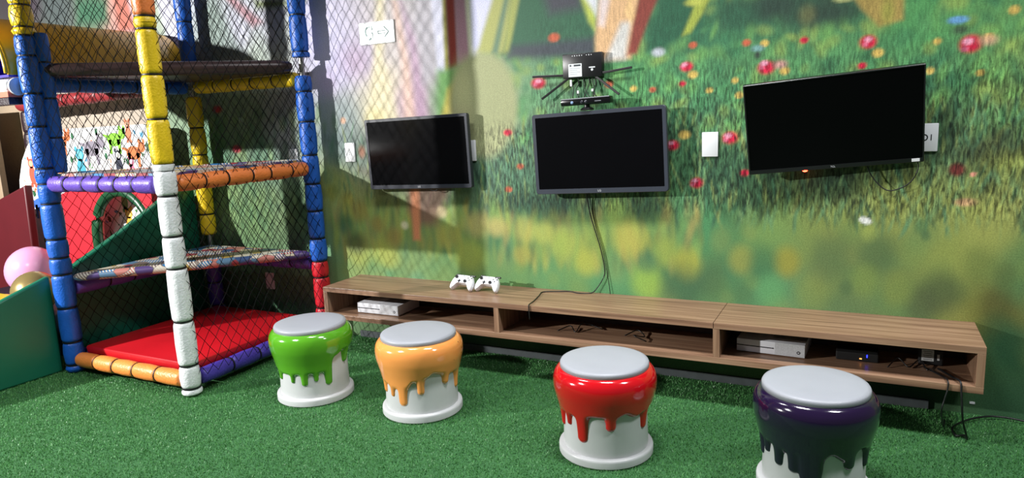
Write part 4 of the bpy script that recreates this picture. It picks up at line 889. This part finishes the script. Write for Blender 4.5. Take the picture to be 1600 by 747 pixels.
# floor mat
i = .045
MB().box((TC[0], TC[1], .128), (X2-X1-2*i, YB-YF-2*i, .05), bev=.012).build('floor_mat', M_REDMAT, tower, 40, off=TC)
def tri_pad(p, z0, z1, m, name, roll=None):
    MB().prism([(q[0], q[1], z0) for q in p], (0, 0, z1-z0)).build(name, m, tower, off=TC, fix=True)
k = .055
P1, P2, P3, P4 = (X1, YF), (X2, YF), (X2, YB), (X1, YB)
tri_pad([(X1+.03, YF+.075), (X2-.075, YB-.03), (X1+.03, YB-.03)], .548, .590, M_PATCH, 'platform')
tri_pad([(X1+.03, YF+.03), (X2-.03, YF+.03), (X2-.03, YB-.03)], 1.150, 1.186, M_PATCH, 'platform')
tri_pad([(X1+.03, YF+.075), (X2-.075, YB-.03), (X1+.03, YB-.03)], 1.725, 1.760, F_BROWN, 'platform')
def roll(a, b, r, m, name):
    a = Vector(a); b = Vector(b); L = (b-a).length
    MB().lathe([(r*.45, .03), (r*.85, .05), (r, .10), (r*1.03, L/2), (r, L-.10), (r*.85, L-.05), (r*.45, L-.03)], 16, a, b-a).build(name, m, tower, 50, off=TC)
roll((X1+.02, YF+.02, 1.765), (X2-.02, YB-.02, 1.765), .040, F_BROWN, 'edge_roll')
roll((X1+.02, YF+.02, .572), (X2-.02, YB-.02, .572), .027, M_PATCH, 'edge_roll')
roll((X1+.02, YF+.02, 1.168), (X2-.02, YB-.02, 1.168), .024, M_PATCH, 'edge_roll')
# nets: one knotted mesh for each face
def net(origin, ux, W, z0, z1, name, nrm, cw=.072, ch=.088, r=.0018, seed=1):
    rs = random.Random(seed); O = Vector(origin); U = Vector(ux); N = Vector(nrm); m = MB()
    nx = int(round(W/cw)); cw = W/nx; nz = int((z1-z0)/ch); ch = (z1-z0)/nz
    K = {}
    for j in range(2*nz+1):
        for q in range(2*nx+1):
            if (q+j) % 2: continue
            s = q*cw/2; z = z0+j*ch/2
            e = 0 if q in (0, 2*nx) or j in (0, 2*nz) else 1
            sag = .018*math.sin(PI*s/W)*math.sin(2.3*z+seed)
            K[(q, j)] = O+U*(s+e*rs.uniform(-.006, .006))+Vector((0, 0, z+e*rs.uniform(-.008, .008)))+N*sag*e
    for (q, j), p in K.items():
        for dq in (-1, 1):
            t = K.get((q+dq, j+1))
            if t is None: continue
            d = (t-p).normalized(); a = d.cross(N).normalized()*r; b_ = N*r
            m.add([p+a, p+(-a*.5+b_*.87), p+(-a*.5-b_*.87), t+a, t+(-a*.5+b_*.87), t+(-a*.5-b_*.87)], [(0, 1, 4, 3), (1, 2, 5, 4), (2, 0, 3, 5)])
    return m.build(name, M_NET, tower, off=TC)
net((X2+.050, YF+.0, 0), (0, 1, 0), YB-YF, .10, 2.62, 'safety_net', (1, 0, 0), seed=2)
net((X1, YF-.058, 0), (1, 0, 0), X2-X1, 1.17, 2.62, 'safety_net', (0, -1, 0), seed=3)
net((X1, YB+.02, 0), (1, 0, 0), X2-X1, .10, 2.62, 'safety_net', (0, 1, 0), seed=4)
net((X1-.03, YF, 0), (0, 1, 0), YB-YF, .10, 2.62, 'safety_net', (-1, 0, 0), seed=5)

# ------------------------------------------------------------------ play area behind and left of the tower
def panel(name, pts, ext, m, label, cat, bev=.012):
    bm_ = MB().prism(pts, ext); o = bm_.build(name, m, None, 40, fix=True)
    md = o.modifiers.new('soft_edge', 'BEVEL'); md.width = bev; md.segments = 2
    return tag(o, label, cat)
panel('slide_side_pad', [(-1.345, YF+.02, .0), (-1.345, -.12, .0), (-1.345, -.12, 1.06), (-1.345, -.25, 1.015), (-1.345, -.72, .765), (-1.345, YF+.02, .565)], (-.06, 0, 0), M_GREENV, 'green padded panel with sloping top behind the tower mat', 'padded panel')
panel('pit_wall_pad', [(-1.335, YF-.03, 0), (-1.365, -2.05, 0), (-1.365, -2.05, .31), (-1.335, YF-.03, .590)], (-.045, 0, 0), M_GREENV, 'big green padded wall standing on the turf left of the tower', 'padded wall')
tag(MB().box((-1.61, -1.57, .235), (.38, .68, .47), bev=.03).build('yellow_pad', mat('yellow_vinyl', (226, 190, 30), .4, var=.05), None, 40), 'yellow padded block behind the green wall', 'padded block')
tag(MB().box((-2.30, -.88, .14), (1.30, .66, .28), bev=.02).build('pit_mat', mat('dark_blue_vinyl', (24, 26, 44), .5, var=.1), None, 40), 'dark padded mat under the balloon behind the green wall', 'mat')
b_ = thing('balloon', 'large pale pink balloon behind the green padded wall', 'balloon', (-2.38, -.725, .28))
MB().sphere((0, 0, .178), .170, 32, 20, (1, 1, 1.03)).build('balloon_skin', mat('pink_latex', (222, 160, 200), .22, var=.04), b_, 'all')
MB().lathe([(.004, 0), (.010, .004), (.014, .012), (.008, .02)], 12, (.03, -.02, .0)).build('knot', mat('pink_latex', (222, 160, 200), .22), b_, 'all')
g_ = thing('ball', 'dull gold ball with a dark patch beside the pink balloon', 'ball', (-1.83, -1.02, .28))
MB().sphere((0, 0, .135), .135, 28, 18).build('ball_skin', mat('dull_gold', (168, 148, 96), .25, metal=.5, var=.12), g_, 'all')
MB().lathe([(.030, 0), (.026, .003), (0, .004)], 9, Vector((.075, -.105, .148))*1.0, (.55, -.78, .1), caps=False).build('patch', mat('dark_patch', (40, 36, 26), .6), g_)
tag(MB().sphere((-2.03, -1.10, .342), .062, 20, 14).build('ball', mat('orange_ball', (216, 120, 52), .35, var=.05), None, 'all'), 'small orange ball next to the gold ball', 'ball')

def print_mat():
    """white vinyl printed with little coloured animal blots and leaves"""
    m = bpy.data.materials.new('animal_print_vinyl'); m.use_nodes = True; nt = m.node_tree; b = nt.nodes['Principled BSDF']; b.inputs['Roughness'].default_value = .45
    tc = nt.nodes.new('ShaderNodeTexCoord'); last = None
    base = nt.nodes.new('ShaderNodeRGB'); base.outputs[0].default_value = s2l((226, 226, 226))+(1,); last = base.outputs[0]
    nz = nt.nodes.new('ShaderNodeTexNoise'); nz.inputs['Scale'].default_value = 30; nt.links.new(tc.outputs['Object'], nz.inputs['Vector'])
    va_ = nt.nodes.new('ShaderNodeMix'); va_.data_type = 'VECTOR'; va_.inputs[0].default_value = .07; nt.links.new(tc.outputs['Object'], va_.inputs[4]); nt.links.new(nz.outputs['Color'], va_.inputs[5])
    for sc, thr, cols in ((16, .30, [(70,130,70),(50,90,60),(80,150,190),(210,110,60)]),):
        v = nt.nodes.new('ShaderNodeTexVoronoi'); v.voronoi_dimensions = '3D'; v.inputs['Scale'].default_value = sc; nt.links.new(va_.outputs[1], v.inputs['Vector'])
        sp = nt.nodes.new('ShaderNodeSeparateColor'); nt.links.new(v.outputs['Color'], sp.inputs[0])
        r = nt.nodes.new('ShaderNodeValToRGB'); r.color_ramp.interpolation = 'CONSTANT'; e = r.color_ramp.elements
        e[0].color = s2l(cols[0])+(1,); e[1].position = 1/len(cols); e[1].color = s2l(cols[1])+(1,)
        for q in range(2, len(cols)): kk = e.new(q/len(cols)); kk.color = s2l(cols[q])+(1,)
        nt.links.new(sp.outputs[0], r.inputs[0])
        lt = nt.nodes.new('ShaderNodeMath'); lt.operation = 'LESS_THAN'; lt.inputs[1].default_value = thr; nt.links.new(v.outputs['Distance'], lt.inputs[0])
        gt = nt.nodes.new('ShaderNodeMath'); gt.operation = 'GREATER_THAN'; gt.inputs[1].default_value = .55; nt.links.new(sp.outputs[1], gt.inputs[0])
        ml = nt.nodes.new('ShaderNodeMath'); ml.operation = 'MULTIPLY'; nt.links.new(lt.outputs[0], ml.inputs[0]); nt.links.new(gt.outputs[0], ml.inputs[1])
        mx = nt.nodes.new('ShaderNodeMix'); mx.data_type = 'RGBA'; nt.links.new(ml.outputs[0], mx.inputs[0]); nt.links.new(last, mx.inputs[6]); nt.links.new(r.outputs[0], mx.inputs[7]); last = mx.outputs[2]
    nt.links.new(last, b.inputs['Base Color'])
    return m
M_PRINT = print_mat()
def inflatable():
    t = thing('inflatable_house', 'inflatable play house with animal print walls and a red arched front behind the net', 'inflatable', (-2.3, -.3, 0))
    off = (-2.3, -.3, 0)
    w = MB().prism([(a, -.15, c) for a, c in ((-1.60, .02), (-1.60, 1.44), (-1.66, 1.46), (-2.86, 1.455), (-3.0, 1.42), (-3.12, 1.33), (-3.22, 1.22), (-3.30, 1.06), (-3.34, .85), (-3.36, .02))], (0, -.08, 0)).build('print_wall', M_PRINT, t, 40, off=off, fix=True)
    # printed animals: flat cut shapes on the wall
    y = -.2306
    def blob(parts, col, nm='animal_print'):
        m = MB()
        for q in parts:
            if not isinstance(q, list):
                cx, cz, rx, rz = q; m.prism([(cx+rx*math.cos(2*PI*i/14), y, cz+rz*math.sin(2*PI*i/14)) for i in range(14)], (0, -.0006, 0))
            else: m.prism([(a, y, c) for a, c in q], (0, -.0006, 0))
        m.build(nm, mat('print_%d_%d_%d' % col, col, .5), w, off=off)
    def beast(x, z, s, col, long=True):
        blob([(x, z, .075*s, .045*s), (x+.085*s, z+.035*s, .036*s, .034*s), (x+.11*s, z+.072*s, .012*s, .018*s), (x+.065*s, z+.075*s, .012*s, .016*s), [(x-.06*s, z), (x-.03*s, z), (x-.035*s, z-.095*s), (x-.06*s, z-.095*s)], [(x+.025*s, z), (x+.06*s, z), (x+.06*s, z-.095*s), (x+.035*s, z-.095*s)], [(x-.07*s, z+.01*s), (x-.06*s, z+.03*s), (x-.115*s, z+.04*s), (x-.115*s, z+.028*s)]], col)
    def stander(x, z, s, col, c2):
        blob([(x, z, .045*s, .075*s), (x, z+.095*s, .042*s, .040*s), (x-.034*s, z+.135*s, .014*s, .016*s), (x+.034*s, z+.135*s, .014*s, .016*s), (x-.025*s, z-.08*s, .018*s, .02*s), (x+.025*s, z-.08*s, .018*s, .02*s)], col)
        y2 = y-.0007
        m = MB(); m.prism([(x+.028*s*math.cos(2*PI*i/12), y2, z+.095*s+.026*s*math.sin(2*PI*i/12)) for i in range(12)], (0, -.0004, 0)); m.build('animal_print', mat('print_%d_%d_%d' % c2, c2, .5), w, off=off)
    beast(-2.66, 1.36, 1.1, (196, 104, 62)); beast(-2.28, 1.30, 1.3, (132, 126, 138)); beast(-2.0, 1.36, 1.1, (126, 196, 50)); beast(-1.80, 1.26, 1.1, (206, 112, 60)); 
    stander(-2.70, 1.17, 1.1, (226, 150, 60), (240, 190, 90)); stander(-2.44, 1.14, 1.2, (70, 156, 178), (110, 190, 205)); stander(-1.98, 1.16, .9, (40, 44, 60), (230, 228, 220)); stander(-1.83, 1.40, .7, (212, 120, 84), (236, 180, 150))
    stander(-3.10, 1.10, 1.0, (196, 92, 70), (230, 170, 140)); beast(-3.06, .86, 1.2, (60, 104, 196)); stander(-3.02, .60, 1.1, (70, 130, 200), (120, 170, 220)); stander(-1.84, 1.13, .7, (214, 110, 140), (236, 170, 190))
    stander(-1.95, .72, 1.0, (226, 170, 60), (240, 200, 110)); beast(-1.78, .62, .9, (70, 120, 200)); stander(-1.98, .90, .8, (90, 150, 90), (150, 190, 120))
    for x, z in ((-2.55, 1.22), (-2.12, 1.24), (-1.88, 1.20), (-2.5, 1.4), (-3.12, .95), (-1.88, 1.42), (-2.2, 1.42)): blob([(x, z, .016, .026)], (40, 96, 62), 'leaf_print')
    # red front with an arched opening, green tube round the arch
    ax, az, ra = -1.79, .655, .325
    arch = [(ax+ra*math.cos(math.radians(a)), az+ra*math.sin(math.radians(a))*1.05) for a in range(180, -1, -15)]
    outer = [(-1.43, .10), (-1.43, 1.02), (-2.30, 1.02), (-2.46, .97), (-2.56, .86), (-2.60, .70), (-2.62, .10)]
    poly = [(ax-ra, .10)] + arch + [(ax+ra, .10)] + outer
    o = MB().prism([(a, -.33, c) for a, c in poly], (0, -.07, 0)).build('red_front', mat('red_inflatable_vinyl', (206, 40, 52), .4, var=.05), t, 40, off=off, fix=True)
    ar = [Vector((ax-ra, -.385, .10))] + [Vector((ax+(ra+.0)*math.cos(math.radians(a)), -.385, az+ra*math.sin(math.radians(a))*1.05)) for a in range(180, -1, -10)] + [Vector((ax+ra, -.385, .10))]
    MB().tube(ar, .036, 12).build('arch_tube', mat('dark_green_vinyl', (22, 74, 44), .35, var=.08), t, 'all', off=off)
    MB().box((-1.56, -.285, .52), (.24, .03, 1.0), bev=.01).build('inner_wall', mat('red_inflatable_vinyl', (206, 40, 52), .4), t, off=off)
inflatable()
panel('maroon_pad', [(-3.55, -.52, 0), (-2.76, -.52, 0), (-2.70, -.52, 1.05), (-3.55, -.52, .80)], (0, .06, 0), mat('maroon_vinyl', (86, 18, 26), .42, var=.06), 'dark red padded panel with sloping top at the left edge', 'padded panel')
panel('beige_board', [(-4.3, -.24, .0), (-3.56, -.24, .0), (-3.56, -.24, 1.66), (-4.3, -.24, 1.66)], (0, .05, 0), mat('pale_beech_board', (172, 150, 124), .5, var=.08, vscale=3, stretch=(1, 1, 6)), 'pale beige board beside the dark post at the left edge', 'board', .004)
def slide_tube():
    t = thing('slide_tube', 'yellow tunnel slide with purple inside, high up behind the tower net', 'tunnel slide', (-1.668, -1.235, 1.7355))
    r = .325; cz = .02; n = 32
    vs = []; fs = []
    ys = [0, .02, .5, 1.0, 1.18]
    for y_ in ys:
        for i in range(n):
            a = -.03+(PI+.06)*i/(n-1); vs.append((r*math.cos(a), y_, cz+r*math.sin(a)))
    for j in range(len(ys)-1):
        for i in range(n-1): fs.append((j*n+i, (j+1)*n+i, (j+1)*n+i+1, j*n+i+1))
    m = MB(); m.add(vs, fs)
    o = m.build('tunnel_shell', mat('yellow_slide_plastic', (244, 186, 36), .32, var=.05, vscale=3), t, 'all', fix=True)
    md = o.modifiers.new('wall_thickness', 'SOLIDIFY'); md.thickness = .012; md.offset = 1
    m = MB(); vs = [(x*.955, y_, cz+(z-cz)*.955) for x, y_, z in vs]; m.add(vs, fs)
    m.build('tunnel_lining', mat('purple_slide_plastic', (66, 50, 170), .35, var=.05), t, 'all', fix=True)
    MB().tube([(r*math.cos(a)*.99, -.002, cz+r*math.sin(a)*.99) for a in [PI*i/30 for i in range(31)]], .012, 8).build('tunnel_rim', mat('yellow_rim_plastic', (222, 190, 60), .35), t, 'all')
    MB().box((0, .60, .006), (2*r+.02, 1.20, .012)).build('tunnel_floor', mat('purple_slide_plastic', (66, 50, 170), .35), t)
slide_tube()
def side_frame():
    t = thing('play_frame', 'neighbouring play frame with dark padded post and white padded bar, left of the tower', 'climbing frame', (-1.9, -1.0, 0))
    off = (-1.9, -1.0, 0)
    padded((-3.30, -.075, .0), (-3.30, -.075, 1.70), .060, [0, .2, .40, .60, .78, .95, 1.12, 1.28, 1.44, 1.62], [F_DARK]*9, 'post', parent=t, off=off)
    padded((-1.33, -1.20, 1.682), (-1.80, -1.20, 1.682), .046, [.03, .25, .46], [F_WHITE]*2, 'crossbar', parent=t, off=off)
    MB().lathe([(.026, 0), (.048, .004), (.050, .014), (.026, .018)], 20, (-1.318, -1.20, 1.682), (-1, 0, 0)).build('end_cap', mat('white_cap_plastic', (214, 216, 220), .35), t, 40, off=off)
    MB().prism([(-1.34, -1.25, 1.625), (-1.34, -1.15, 1.625), (-1.8, -1.15, 1.625), (-1.8, -1.25, 1.625)], (0, 0, .030)).build('deck_pad', mat('salmon_vinyl', (208, 104, 76), .45, var=.08), t, off=off, fix=True)
    MB().prism([(-1.36, -1.24, 1.585), (-1.36, -1.16, 1.585), (-1.8, -1.16, 1.585), (-1.8, -1.24, 1.585)], (0, 0, .04)).build('deck_board', F_DARK, t, off=off, fix=True)
    p = padded((-3.05, -.27, 1.655), (-1.50, -.27, 1.690), .046, [0, .22, .40, .62, .80, 1.02, 1.20, 1.40, 1.53], [F_CRIM]*8, 'crossbar', parent=t, off=off)
side_frame()
